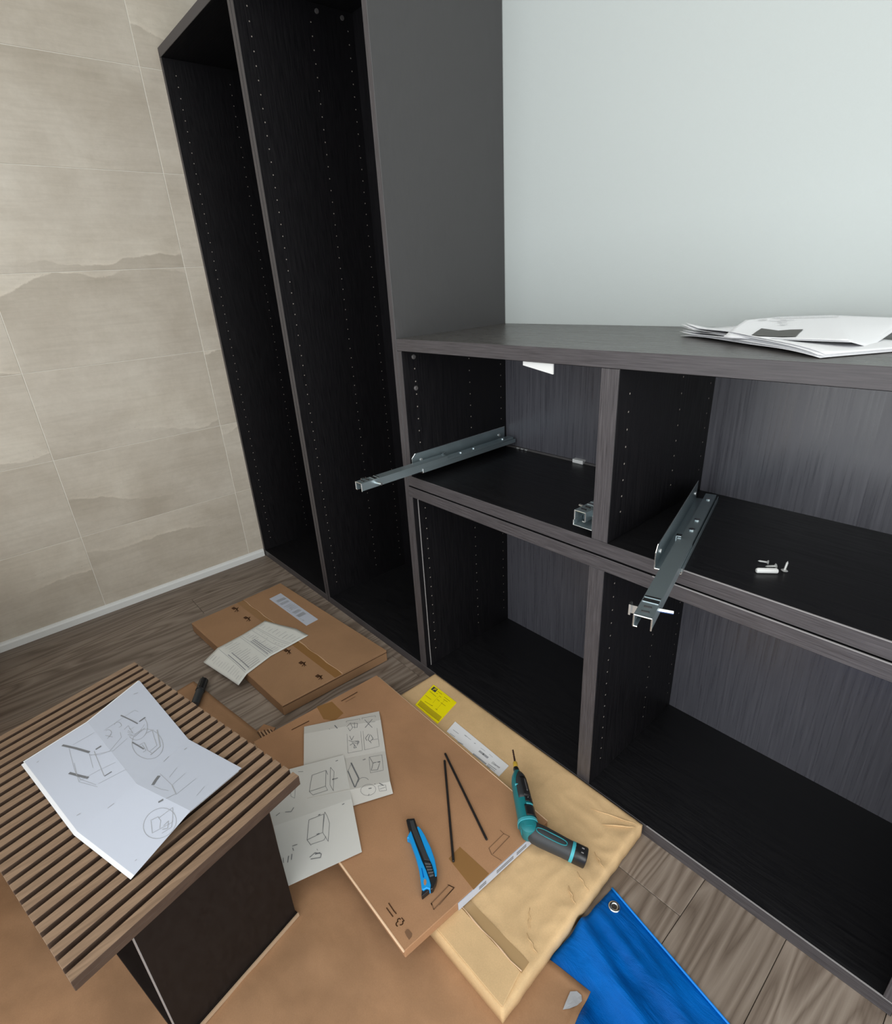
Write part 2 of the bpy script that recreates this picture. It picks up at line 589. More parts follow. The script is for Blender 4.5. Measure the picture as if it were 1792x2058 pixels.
struct(mb.build('wall_rear', 'wall'), 'white wall with a wide glass door')
mb = MB()
mb.box(-0.11, ROOM_X + 0.1, ROOM_Y - 0.1, WALL_Y + 0.1, ROOM_H, ROOM_H + 0.1)
struct(mb.build('ceiling', 'ceiling'), 'plain white ceiling')
mb = MB()
for a, b, c, d in ((WIN[0], WIN[0] + 0.06, WIN[2], WIN[3]), (WIN[1] - 0.06, WIN[1], WIN[2], WIN[3]),
                   (WIN[0], WIN[1], WIN[2], WIN[2] + 0.06), (WIN[0], WIN[1], WIN[3] - 0.06, WIN[3]), (2.32, 2.38, WIN[2], WIN[3])):
    mb.box(a, b, ROOM_Y - 0.07, ROOM_Y - 0.03, c, d)
struct(mb.build('window_1', 'baseboard'), 'white frame of a wide glass door')
mb = MB()
prof = [(0.0, 0.0), (0.012, 0.0), (0.012, 0.024), (0.009, 0.031), (0.0, 0.034)]
rows = [[(p[0] + 0.0002, yy, p[1]) for p in prof] for yy in (ROOM_Y, -0.004)]
mb.grid(rows, close_u=True, caps=True)
struct(mb.build('baseboard_left', 'baseboard'), 'low white baseboard under the tiles')

# ---------------------------------------------------------------- measured outlines (metres, world coordinates)
D = {
 'bookA': [[(1.2003,-0.9655,0.356),(1.1807,-0.8527,0.364),(1.107,-0.7374,0.357)],[(1.446,-0.9157,0.358),(1.4281,-0.8175,0.37),(1.3699,-0.7128,0.356)],[(1.5908,-0.8643,0.356),(1.553,-0.7649,0.372),(1.5151,-0.6643,0.359)]],
 'bookA_ink': [(0.0022,[(1.1509,-0.7592,0.3586),(1.1512,-0.7551,0.3583),(1.1516,-0.751,0.358)]),(0.0022,[(1.3953,-0.7282,0.359),(1.3943,-0.7257,0.3587),(1.3933,-0.7232,0.3584)]),(0.0018,[(1.2226,-0.9473,0.3572),(1.222,-0.9459,0.3573),(1.2214,-0.9444,0.3574)]),(0.0018,[(1.4127,-0.9108,0.359),(1.4129,-0.9082,0.3593),(1.4131,-0.9056,0.3596)]),(0.0055,[(1.2126,-0.9027,0.3606),(1.2276,-0.8935,0.3613),(1.2429,-0.8843,0.3621),(1.2593,-0.8754,0.363),(1.2758,-0.8666,0.3638)]),(0.0055,[(1.3012,-0.9044,0.3605),(1.3119,-0.8982,0.361),(1.3226,-0.892,0.3616),(1.3321,-0.8862,0.3621),(1.3416,-0.8804,0.3627)]),(0.0007,[(1.2328,-0.8944,0.3613),(1.2639,-0.8952,0.3613),(1.2947,-0.8958,0.3613),(1.3165,-0.8952,0.3613),(1.3382,-0.8947,0.3613),(1.3576,-0.8832,0.3624),(1.3774,-0.8718,0.3636)]),(0.0007,[(1.228,-0.887,0.3618),(1.227,-0.8678,0.3634),(1.2262,-0.8486,0.3649)]),(0.0007,[(1.2792,-0.8673,0.3638),(1.3016,-0.8681,0.3638),(1.3238,-0.8689,0.3638)]),(0.0012,[(1.2803,-0.8589,0.3646),(1.3043,-0.8585,0.3648),(1.3282,-0.858,0.3649),(1.3446,-0.8578,0.365),(1.361,-0.8575,0.3651)]),(0.0007,[(1.3366,-0.8944,0.3613),(1.3375,-0.8787,0.3629),(1.3385,-0.863,0.3645),(1.3412,-0.8487,0.3659),(1.344,-0.8345,0.3674)]),(0.0007,[(1.3713,-0.8687,0.3639),(1.3745,-0.8463,0.3664),(1.3778,-0.8239,0.3687)]),(0.0007,[(1.2826,-0.8679,0.3638),(1.2915,-0.8599,0.3645),(1.3005,-0.8519,0.3654),(1.3026,-0.8438,0.3661),(1.3048,-0.8357,0.3669),(1.292,-0.8235,0.3657),(1.2789,-0.8111,0.3644),(1.2702,-0.8103,0.3641),(1.2615,-0.8094,0.3638)]),(0.0045,[(1.2774,-0.8465,0.3657),(1.2777,-0.8509,0.3653),(1.2781,-0.8552,0.3649)]),(0.003,[(1.3618,-0.8451,0.3664),(1.3619,-0.8509,0.3658),(1.362,-0.8566,0.3652)]),(0.0007,[(1.2814,-0.8934,0.3615),(1.3003,-0.8941,0.3614),(1.3191,-0.8946,0.3614),(1.3264,-0.8932,0.3615),(1.3337,-0.8918,0.3616),(1.352,-0.8822,0.3625),(1.3705,-0.8727,0.3635)]),(0.0007,[(1.2863,-0.8664,0.3639),(1.2979,-0.8488,0.3656),(1.3089,-0.8308,0.3668),(1.2996,-0.817,0.3655),(1.2902,-0.8032,0.3641)]),(0.0012,[(1.2521,-0.8333,0.3652),(1.2593,-0.8284,0.3651),(1.2665,-0.8236,0.365)]),(0.0012,[(1.2642,-0.8325,0.3655),(1.2598,-0.8283,0.3651),(1.2554,-0.8241,0.3647)]),(0.0007,[(1.2341,-0.8327,0.3646),(1.2267,-0.8161,0.3634),(1.2195,-0.7996,0.3621),(1.2141,-0.7853,0.3611),(1.2088,-0.771,0.36),(1.2144,-0.7689,0.3599),(1.22,-0.7667,0.3598)]),(0.001,[(1.2371,-0.8302,0.3645),(1.2365,-0.8296,0.3645),(1.236,-0.829,0.3644),(1.2359,-0.8283,0.3644),(1.2358,-0.8276,0.3643),(1.2363,-0.8269,0.3643),(1.2367,-0.8262,0.3643),(1.2375,-0.8255,0.3642),(1.2384,-0.8248,0.3642),(1.2396,-0.8242,0.3642),(1.2408,-0.8236,0.3642),(1.2422,-0.8232,0.3642),(1.2437,-0.8228,0.3643),(1.2452,-0.8226,0.3643),(1.2467,-0.8224,0.3643),(1.2482,-0.8225,0.3644),(1.2496,-0.8225,0.3644),(1.2509,-0.8228,0.3644),(1.2521,-0.823,0.3645),(1.253,-0.8235,0.3646),(1.2539,-0.824,0.3646),(1.2543,-0.8246,0.3647),(1.2548,-0.8252,0.3647),(1.2548,-0.8259,0.3648),(1.2547,-0.8266,0.3648)]),(0.001,[(1.2291,-0.813,0.3632),(1.2277,-0.8126,0.3632),(1.2262,-0.8121,0.3631),(1.2254,-0.8114,0.363),(1.2245,-0.8106,0.363),(1.2243,-0.8096,0.3629),(1.2242,-0.8087,0.3628),(1.2247,-0.8077,0.3628),(1.2253,-0.8067,0.3627),(1.2265,-0.8057,0.3627),(1.2277,-0.8048,0.3627),(1.2294,-0.8041,0.3627),(1.2311,-0.8034,0.3627),(1.233,-0.803,0.3627),(1.2349,-0.8026,0.3627),(1.2368,-0.8026,0.3627),(1.2387,-0.8026,0.3628),(1.2402,-0.8029,0.3628),(1.2418,-0.8032,0.3629),(1.2429,-0.8039,0.363),(1.2439,-0.8046,0.363),(1.2443,-0.8055,0.3631),(1.2447,-0.8064,0.3632),(1.2443,-0.8074,0.3632),(1.2439,-0.8084,0.3633)]),(0.004,[(1.2479,-0.7605,0.3597),(1.2507,-0.7664,0.3603),(1.2536,-0.7724,0.3608)]),(0.003,[(1.2073,-0.7967,0.3617),(1.22,-0.7914,0.3616),(1.2328,-0.7862,0.3615),(1.2453,-0.7815,0.3614),(1.2579,-0.7769,0.3612)]),(0.001,[(1.251,-0.7625,0.3599),(1.2538,-0.7622,0.3599),(1.2566,-0.7619,0.36),(1.2596,-0.7618,0.36),(1.2625,-0.7618,0.36),(1.2656,-0.762,0.3601),(1.2688,-0.7622,0.3602),(1.2719,-0.7626,0.3602),(1.275,-0.763,0.3603),(1.2781,-0.7637,0.3604),(1.2812,-0.7644,0.3606),(1.2842,-0.7652,0.3607),(1.2871,-0.7661,0.3608),(1.2899,-0.7672,0.361),(1.2926,-0.7683,0.3611),(1.295,-0.7695,0.3613),(1.2975,-0.7707,0.3614),(1.2995,-0.772,0.3616),(1.3016,-0.7734,0.3618),(1.3033,-0.7748,0.3619),(1.3049,-0.7763,0.3621),(1.3061,-0.7778,0.3623),(1.3073,-0.7793,0.3624),(1.3081,-0.7808,0.3626),(1.3088,-0.7823,0.3627),(1.309,-0.7837,0.3629),(1.3092,-0.7852,0.363),(1.3089,-0.7866,0.3631),(1.3087,-0.788,0.3632),(1.3079,-0.7894,0.3633),(1.3071,-0.7907,0.3634),(1.3059,-0.7918,0.3635),(1.3046,-0.793,0.3636),(1.3029,-0.794,0.3636),(1.3012,-0.795,0.3637),(1.2991,-0.7958,0.3637),(1.2971,-0.7966,0.3637),(1.2947,-0.7972,0.3637),(1.2922,-0.7978,0.3637),(1.2895,-0.7981,0.3637),(1.2869,-0.7985,0.3636)]),(0.0007,[(1.2584,-0.8017,0.3632),(1.2549,-0.7973,0.3628),(1.2513,-0.7929,0.3624),(1.259,-0.7924,0.3625),(1.2666,-0.7918,0.3626),(1.2651,-0.788,0.3623),(1.2637,-0.7841,0.3619)]),(0.0007,[(1.2704,-0.7986,0.3632),(1.2773,-0.7961,0.3632),(1.2842,-0.7936,0.3631),(1.2865,-0.7883,0.3628),(1.2887,-0.783,0.3624),(1.2834,-0.7782,0.3618),(1.278,-0.7735,0.3613),(1.2737,-0.7701,0.3609),(1.2694,-0.7668,0.3606)]),(0.0012,[(1.2792,-0.7994,0.3635),(1.2868,-0.7948,0.3633),(1.2944,-0.7901,0.3631),(1.2879,-0.7799,0.3621),(1.2815,-0.7697,0.361)]),(0.001,[(1.261,-0.7929,0.3626),(1.2715,-0.7918,0.3627),(1.2819,-0.7907,0.3629),(1.2746,-0.7937,0.3629),(1.2673,-0.7967,0.363)]),(0.001,[(1.362,-0.757,0.3613),(1.3663,-0.7589,0.3616),(1.3706,-0.7608,0.3619),(1.3737,-0.7632,0.3622),(1.3769,-0.7655,0.3625),(1.3788,-0.7682,0.3629),(1.3806,-0.7709,0.3632),(1.3811,-0.7737,0.3636),(1.3815,-0.7766,0.3639),(1.3806,-0.7794,0.3642),(1.3797,-0.7823,0.3645),(1.3774,-0.785,0.3647),(1.3752,-0.7878,0.3649),(1.3717,-0.7902,0.3651),(1.3682,-0.7926,0.3653),(1.3638,-0.7946,0.3653),(1.3594,-0.7966,0.3654),(1.3542,-0.7981,0.3654),(1.349,-0.7995,0.3654),(1.3433,-0.8003,0.3653),(1.3376,-0.8011,0.3652),(1.3318,-0.8012,0.3651),(1.326,-0.8013,0.3649),(1.3204,-0.8007,0.3647),(1.3147,-0.8,0.3645),(1.3095,-0.7987,0.3642),(1.3044,-0.7973,0.364),(1.3,-0.7954,0.3637),(1.2956,-0.7935,0.3634),(1.2922,-0.791,0.3631),(1.2889,-0.7886,0.3628),(1.2868,-0.7858,0.3625),(1.2847,-0.783,0.3623),(1.284,-0.78,0.362),(1.2833,-0.7771,0.3617),(1.284,-0.7741,0.3615),(1.2848,-0.7711,0.3612),(1.2869,-0.7684,0.361),(1.2891,-0.7656,0.3608),(1.2926,-0.7632,0.3606),(1.2961,-0.7608,0.3605),(1.3007,-0.7588,0.3604),(1.3053,-0.7569,0.3602),(1.3107,-0.7556,0.3602),(1.3162,-0.7542,0.3601),(1.3221,-0.7536,0.3602),(1.328,-0.7529,0.3602),(1.334,-0.7529,0.3603),(1.34,-0.753,0.3604),(1.3458,-0.7537,0.3606),(1.3516,-0.7544,0.3608),(1.3568,-0.7557,0.361),(1.362,-0.757,0.3613)]),(0.003,[(1.3087,-0.7981,0.3641),(1.3257,-0.7921,0.364),(1.3429,-0.7862,0.3639)]),(0.0022,[(1.3682,-0.7804,0.364),(1.362,-0.7704,0.3627),(1.3559,-0.7605,0.3615),(1.3296,-0.7563,0.3606),(1.303,-0.7521,0.3597)]),(0.001,[(1.326,-0.7892,0.3638),(1.3251,-0.785,0.3634),(1.3243,-0.7808,0.3629),(1.3382,-0.7811,0.3633),(1.3522,-0.7814,0.3637),(1.3587,-0.7794,0.3636),(1.3653,-0.7775,0.3636)]),(0.0012,[(1.3295,-0.7854,0.3635),(1.3395,-0.7848,0.3637),(1.3495,-0.7842,0.3639),(1.3506,-0.7868,0.3642),(1.3517,-0.7893,0.3645)]),(0.001,[(1.3001,-0.7602,0.3605),(1.3248,-0.7625,0.3611),(1.3493,-0.7647,0.3618),(1.3535,-0.7725,0.3628),(1.3578,-0.7804,0.3637)]),(0.001,[(1.2992,-0.7715,0.3615),(1.2986,-0.7644,0.3609),(1.2979,-0.7573,0.3602)]),(0.0014,[(1.402,-0.7666,0.3633),(1.3982,-0.7611,0.3625),(1.3944,-0.7557,0.3618)]),(0.0014,[(1.4396,-0.8678,0.3638),(1.439,-0.8626,0.3644),(1.4384,-0.8574,0.365)]),(0.0065,[(1.4347,-0.7832,0.3669),(1.4383,-0.7868,0.3675),(1.4418,-0.7904,0.368),(1.4457,-0.7935,0.3686),(1.4495,-0.7966,0.3691)]),(0.0007,[(1.4299,-0.7803,0.3663),(1.4517,-0.776,0.3671),(1.4734,-0.7718,0.368),(1.487,-0.7721,0.3688),(1.5005,-0.7725,0.3696)]),(0.0016,[(1.4741,-0.7719,0.368),(1.4873,-0.7722,0.3688),(1.5005,-0.7725,0.3696)]),(0.0007,[(1.4734,-0.7718,0.368),(1.4666,-0.7587,0.3662),(1.4597,-0.7457,0.3645)]),(0.0007,[(1.5005,-0.7725,0.3696),(1.4931,-0.7537,0.3672),(1.4858,-0.735,0.3649)]),(0.0007,[(1.527,-0.7467,0.3685),(1.521,-0.7382,0.3672),(1.5149,-0.7297,0.366)]),(0.0007,[(1.4506,-0.7702,0.3665),(1.4429,-0.7614,0.3651),(1.4351,-0.7525,0.3638)]),(0.0007,[(1.4532,-0.7971,0.3694),(1.4622,-0.7928,0.3695),(1.4713,-0.7885,0.3696),(1.4768,-0.7842,0.3695),(1.4824,-0.7799,0.3693)]),(0.001,[(1.4986,-0.7882,0.3711),(1.4985,-0.7806,0.3704),(1.4982,-0.7728,0.3695)]),(0.0045,[(1.4954,-0.7995,0.3697),(1.496,-0.7962,0.3701),(1.4966,-0.7928,0.3706)]),(0.001,[(1.5335,-0.7873,0.3697),(1.5373,-0.787,0.3696),(1.5411,-0.7866,0.3695),(1.5447,-0.7869,0.3693),(1.5483,-0.7872,0.369),(1.5515,-0.7881,0.3688),(1.5547,-0.7891,0.3685),(1.5574,-0.7906,0.3681),(1.56,-0.7921,0.3678),(1.5619,-0.7942,0.3674),(1.5638,-0.7962,0.367),(1.5649,-0.7987,0.3666),(1.566,-0.8011,0.3662),(1.5662,-0.8038,0.3658),(1.5665,-0.8065,0.3654),(1.5658,-0.8092,0.3651),(1.5651,-0.812,0.3647),(1.5637,-0.8147,0.3644),(1.5622,-0.8175,0.3641),(1.56,-0.82,0.3639),(1.5577,-0.8225,0.3637),(1.5549,-0.8246,0.3635),(1.5521,-0.8267,0.3634),(1.5488,-0.8284,0.3633),(1.5455,-0.83,0.3633),(1.5419,-0.8311,0.3633),(1.5383,-0.8321,0.3634),(1.5347,-0.8325,0.3635),(1.531,-0.8329,0.3637),(1.5275,-0.8326,0.3639),(1.5239,-0.8324,0.3641),(1.5207,-0.8314,0.3644),(1.5175,-0.8305,0.3647),(1.5148,-0.8289,0.365),(1.512,-0.8274,0.3653),(1.51,-0.8253,0.3657),(1.5079,-0.8232,0.3661),(1.5066,-0.8208,0.3665),(1.5054,-0.8183,0.3668),(1.505,-0.8156,0.3672),(1.5046,-0.8129,0.3676),(1.5051,-0.8101,0.3679),(1.5057,-0.8073,0.3683),(1.5071,-0.8045,0.3686),(1.5086,-0.8018,0.3689),(1.5108,-0.7993,0.3691),(1.5131,-0.7968,0.3693),(1.5161,-0.7947,0.3695),(1.519,-0.7926,0.3696),(1.5225,-0.791,0.3697),(1.526,-0.7894,0.3698),(1.5297,-0.7884,0.3697),(1.5335,-0.7873,0.3697)]),(0.001,[(1.521,-0.8194,0.366),(1.5325,-0.8217,0.3651),(1.5439,-0.824,0.3642),(1.5447,-0.8199,0.3647),(1.5455,-0.8157,0.3652),(1.5479,-0.8047,0.3666),(1.5504,-0.7937,0.368),(1.538,-0.7894,0.3692),(1.5254,-0.7851,0.3704)]),(0.001,[(1.519,-0.8199,0.366),(1.5206,-0.8142,0.3667),(1.5222,-0.8086,0.3673),(1.5274,-0.8079,0.3672),(1.5325,-0.8072,0.367),(1.5386,-0.8098,0.3664),(1.5446,-0.8124,0.3657)]),(0.0014,[(1.5452,-0.8065,0.3665),(1.544,-0.8021,0.3672),(1.5429,-0.7978,0.3678),(1.5489,-0.8004,0.3672),(1.5548,-0.803,0.3665),(1.5526,-0.8064,0.3662),(1.5503,-0.8099,0.3658)]),(0.001,[(1.5562,-0.8125,0.3651),(1.557,-0.8051,0.3661),(1.5577,-0.7976,0.3671),(1.5499,-0.7941,0.368),(1.542,-0.7905,0.3689)]),(0.001,[(1.5253,-0.8084,0.3672),(1.5247,-0.7966,0.3688),(1.5242,-0.7848,0.3705)]),(0.001,[(1.5694,-0.8575,0.3582),(1.569,-0.8562,0.3584),(1.5687,-0.8549,0.3586)])],
 'sheetA': [[(1.204,-0.4223,0.068),(1.2514,-0.3336,0.068),(1.2995,-0.2423,0.067)],[(1.2308,-0.4365,0.072),(1.283,-0.3501,0.073),(1.3342,-0.2608,0.072)],[(1.3194,-0.4855,0.067),(1.3724,-0.3997,0.068),(1.4251,-0.3115,0.067)],[(1.4178,-0.5275,0.075),(1.4662,-0.4462,0.077),(1.5141,-0.3612,0.076)],[(1.4649,-0.5452,0.069),(1.5018,-0.4604,0.069),(1.5401,-0.3727,0.069)]],
 'sheetA_ink': [(0.003,[(1.2619,-0.3614,0.0711),(1.2702,-0.362,0.0722),(1.2779,-0.3625,0.0728)]),(0.0016,[(1.2638,-0.3788,0.0724),(1.2652,-0.3789,0.0726),(1.2665,-0.379,0.0726)]),(0.0008,[(1.2699,-0.3299,0.0699),(1.2794,-0.3143,0.0699),(1.2888,-0.2987,0.0698),(1.3386,-0.3274,0.0708),(1.3838,-0.3536,0.0682),(1.3748,-0.3693,0.0684),(1.3657,-0.385,0.0686),(1.3203,-0.3587,0.0711),(1.2699,-0.3299,0.0699)]),(0.0008,[(1.2901,-0.2923,0.0695),(1.2995,-0.2767,0.0694),(1.309,-0.2611,0.0693),(1.3584,-0.2892,0.0704),(1.4032,-0.3147,0.068),(1.3949,-0.3317,0.0681),(1.3866,-0.3486,0.0682),(1.3409,-0.3218,0.0707),(1.2901,-0.2923,0.0695)]),(0.0018,[(1.302,-0.2913,0.0707),(1.3226,-0.2928,0.072),(1.3402,-0.2928,0.0712)]),(0.0018,[(1.3156,-0.2758,0.0711),(1.3224,-0.2919,0.0721),(1.3273,-0.3068,0.0716)]),(0.0012,[(1.2915,-0.3416,0.0727),(1.2886,-0.3341,0.0724),(1.2847,-0.3261,0.0714),(1.2958,-0.3294,0.0727),(1.3045,-0.3316,0.0723),(1.3069,-0.3374,0.0721),(1.3093,-0.3432,0.0719),(1.3029,-0.3419,0.0722),(1.2964,-0.3405,0.0725)]),(0.0012,[(1.2882,-0.3254,0.0717),(1.2945,-0.3194,0.072),(1.3008,-0.3134,0.0722),(1.307,-0.3182,0.0724),(1.3127,-0.3227,0.072),(1.307,-0.3268,0.0722),(1.3013,-0.3309,0.0724)]),(0.001,[(1.2912,-0.3173,0.0714),(1.3021,-0.3236,0.0725),(1.311,-0.3287,0.072)]),(0.0014,[(1.3227,-0.3519,0.0711),(1.3304,-0.3541,0.0707),(1.338,-0.3563,0.0703),(1.334,-0.3502,0.0706),(1.33,-0.3441,0.0709)]),(0.0014,[(1.3324,-0.3624,0.0705),(1.3375,-0.3601,0.0703),(1.3425,-0.3578,0.0701),(1.3469,-0.351,0.07),(1.3513,-0.3443,0.0699),(1.3541,-0.3475,0.0697),(1.357,-0.3508,0.0695),(1.3509,-0.3551,0.0697),(1.3449,-0.3594,0.0699)]),(0.0014,[(1.3482,-0.3684,0.0696),(1.3486,-0.3638,0.0697),(1.3489,-0.3593,0.0698),(1.3576,-0.3594,0.0694),(1.3662,-0.3596,0.0689),(1.3645,-0.3626,0.069),(1.3627,-0.3655,0.069),(1.3586,-0.3615,0.0693),(1.3546,-0.3575,0.0695)]),(0.0014,[(1.3489,-0.351,0.0699),(1.3521,-0.3476,0.0698),(1.3553,-0.3442,0.0697),(1.3582,-0.3495,0.0695),(1.361,-0.3548,0.0693)]),(0.0016,[(1.3517,-0.3123,0.0704),(1.3543,-0.319,0.0702),(1.3569,-0.3257,0.0699),(1.3617,-0.3269,0.0697),(1.3665,-0.3281,0.0694)]),(0.0016,[(1.3553,-0.3105,0.0702),(1.3609,-0.3172,0.0699),(1.3665,-0.3239,0.0695),(1.3735,-0.3238,0.0692),(1.3805,-0.3238,0.0689)]),(0.0016,[(1.3581,-0.3097,0.0701),(1.3649,-0.3109,0.0698),(1.3717,-0.3121,0.0695),(1.3731,-0.318,0.0693),(1.3745,-0.3238,0.0691)]),(0.001,[(1.3729,-0.3171,0.0693),(1.3773,-0.3104,0.0692),(1.3817,-0.3036,0.0691)]),(0.001,[(1.3145,-0.2951,0.0724),(1.3219,-0.285,0.0722),(1.3292,-0.2748,0.072)]),(0.0022,[(1.4107,-0.3701,0.0691),(1.4117,-0.3668,0.069),(1.4127,-0.3634,0.0689)]),(0.0008,[(1.4137,-0.3534,0.0684),(1.4221,-0.3396,0.0683),(1.4305,-0.3258,0.0682),(1.4525,-0.3393,0.0704),(1.4745,-0.3528,0.0727),(1.4669,-0.3664,0.0729),(1.4593,-0.3801,0.0731),(1.4365,-0.3668,0.0708),(1.4137,-0.3534,0.0684)]),(0.0012,[(1.4145,-0.3526,0.0685),(1.426,-0.3551,0.0694),(1.4376,-0.3576,0.0703),(1.4414,-0.3496,0.0702),(1.4453,-0.3416,0.07)]),(0.0014,[(1.4376,-0.3576,0.0703),(1.4458,-0.3658,0.0714),(1.4541,-0.374,0.0724),(1.4587,-0.368,0.0724),(1.4633,-0.362,0.0724),(1.4563,-0.3539,0.0715),(1.4492,-0.3457,0.0705)]),(0.0022,[(1.4376,-0.3563,0.0703),(1.439,-0.3539,0.0702),(1.4403,-0.3515,0.0702)]),(0.0022,[(1.4437,-0.3472,0.0702),(1.4453,-0.3449,0.0702),(1.4469,-0.3427,0.0702)]),(0.004,[(1.398,-0.3962,0.0696),(1.4114,-0.3995,0.0707),(1.4249,-0.4028,0.0718),(1.4393,-0.4062,0.073),(1.4537,-0.4097,0.0742)]),(0.003,[(1.4156,-0.4163,0.0719),(1.4341,-0.4214,0.0735),(1.4526,-0.4267,0.075),(1.4613,-0.4289,0.0758),(1.4699,-0.4312,0.0765)]),(0.003,[(1.4537,-0.4097,0.0742),(1.4622,-0.4201,0.0754),(1.4706,-0.4304,0.0765)]),(0.001,[(1.4156,-0.4163,0.0719),(1.4086,-0.4074,0.0709),(1.4016,-0.3985,0.07)]),(0.001,[(1.4626,-0.4167,0.0752),(1.4612,-0.4155,0.0751),(1.4598,-0.4143,0.0749),(1.4588,-0.4129,0.0748),(1.4578,-0.4115,0.0746),(1.4573,-0.41,0.0745),(1.4568,-0.4085,0.0744),(1.4568,-0.4069,0.0743),(1.4568,-0.4053,0.0742),(1.4573,-0.4038,0.0742),(1.4578,-0.4023,0.0741),(1.4588,-0.401,0.0741),(1.4598,-0.3996,0.0741),(1.4612,-0.3986,0.0742),(1.4626,-0.3975,0.0742),(1.4643,-0.3968,0.0743),(1.466,-0.3961,0.0744),(1.4679,-0.3957,0.0745),(1.4699,-0.3954,0.0746),(1.4718,-0.3955,0.0748),(1.4738,-0.3956,0.0749)]),(0.0008,[(1.5055,-0.3966,0.0741),(1.5071,-0.3978,0.0736),(1.5086,-0.399,0.0732),(1.5096,-0.4009,0.0728),(1.5106,-0.4027,0.0724),(1.5108,-0.405,0.0722),(1.5111,-0.4072,0.0719),(1.5107,-0.4097,0.0717),(1.5103,-0.4122,0.0716),(1.5092,-0.4146,0.0716),(1.5081,-0.417,0.0716),(1.5064,-0.4192,0.0717),(1.5048,-0.4213,0.0718),(1.5027,-0.423,0.0721),(1.5006,-0.4247,0.0724),(1.4984,-0.4257,0.0727),(1.4961,-0.4268,0.0731),(1.4938,-0.4271,0.0735),(1.4916,-0.4274,0.0739),(1.4896,-0.4269,0.0743),(1.4875,-0.4264,0.0748),(1.486,-0.4252,0.0752),(1.4844,-0.424,0.0756),(1.4834,-0.4222,0.076),(1.4824,-0.4204,0.0764),(1.4821,-0.4181,0.0766),(1.4814,-0.4156,0.0765),(1.4815,-0.413,0.0764),(1.4816,-0.4103,0.0762),(1.4827,-0.4078,0.0762),(1.4837,-0.4053,0.0761),(1.4855,-0.4032,0.0761),(1.4873,-0.4011,0.0762),(1.4898,-0.3996,0.0763),(1.4922,-0.3981,0.0764),(1.4948,-0.3972,0.0762),(1.497,-0.3961,0.0759),(1.4993,-0.3958,0.0754),(1.5015,-0.3956,0.075),(1.5035,-0.3961,0.0746),(1.5055,-0.3966,0.0741)]),(0.0008,[(1.5041,-0.3888,0.0752),(1.5091,-0.3815,0.0749),(1.5141,-0.3742,0.0746),(1.5196,-0.3771,0.0731),(1.5251,-0.38,0.0716),(1.5206,-0.3869,0.0719),(1.516,-0.3937,0.0722),(1.5101,-0.3912,0.0737),(1.5041,-0.3888,0.0752)]),(0.0025,[(1.5011,-0.3827,0.0762),(1.5064,-0.3808,0.0755),(1.5115,-0.3788,0.0747)]),(0.0025,[(1.4947,-0.4089,0.0751),(1.4964,-0.4063,0.075),(1.498,-0.4036,0.0749)]),(0.002,[(1.4946,-0.3922,0.0762),(1.4954,-0.3915,0.0762),(1.4961,-0.3907,0.0763)]),(0.0012,[(1.5073,-0.4192,0.0715),(1.5063,-0.4172,0.0719),(1.5053,-0.4152,0.0723)]),(0.001,[(1.5126,-0.3899,0.0733),(1.515,-0.384,0.0734),(1.5174,-0.3781,0.0735)])],
 'sheetB': [[(1.2761,-0.5794,0.068),(1.32,-0.4895,0.07),(1.3655,-0.3969,0.072)],[(1.4292,-0.617,0.076),(1.4597,-0.5371,0.077),(1.4916,-0.4537,0.078)],[(1.5676,-0.6524,0.072),(1.5876,-0.5804,0.071),(1.6094,-0.5049,0.071)]],
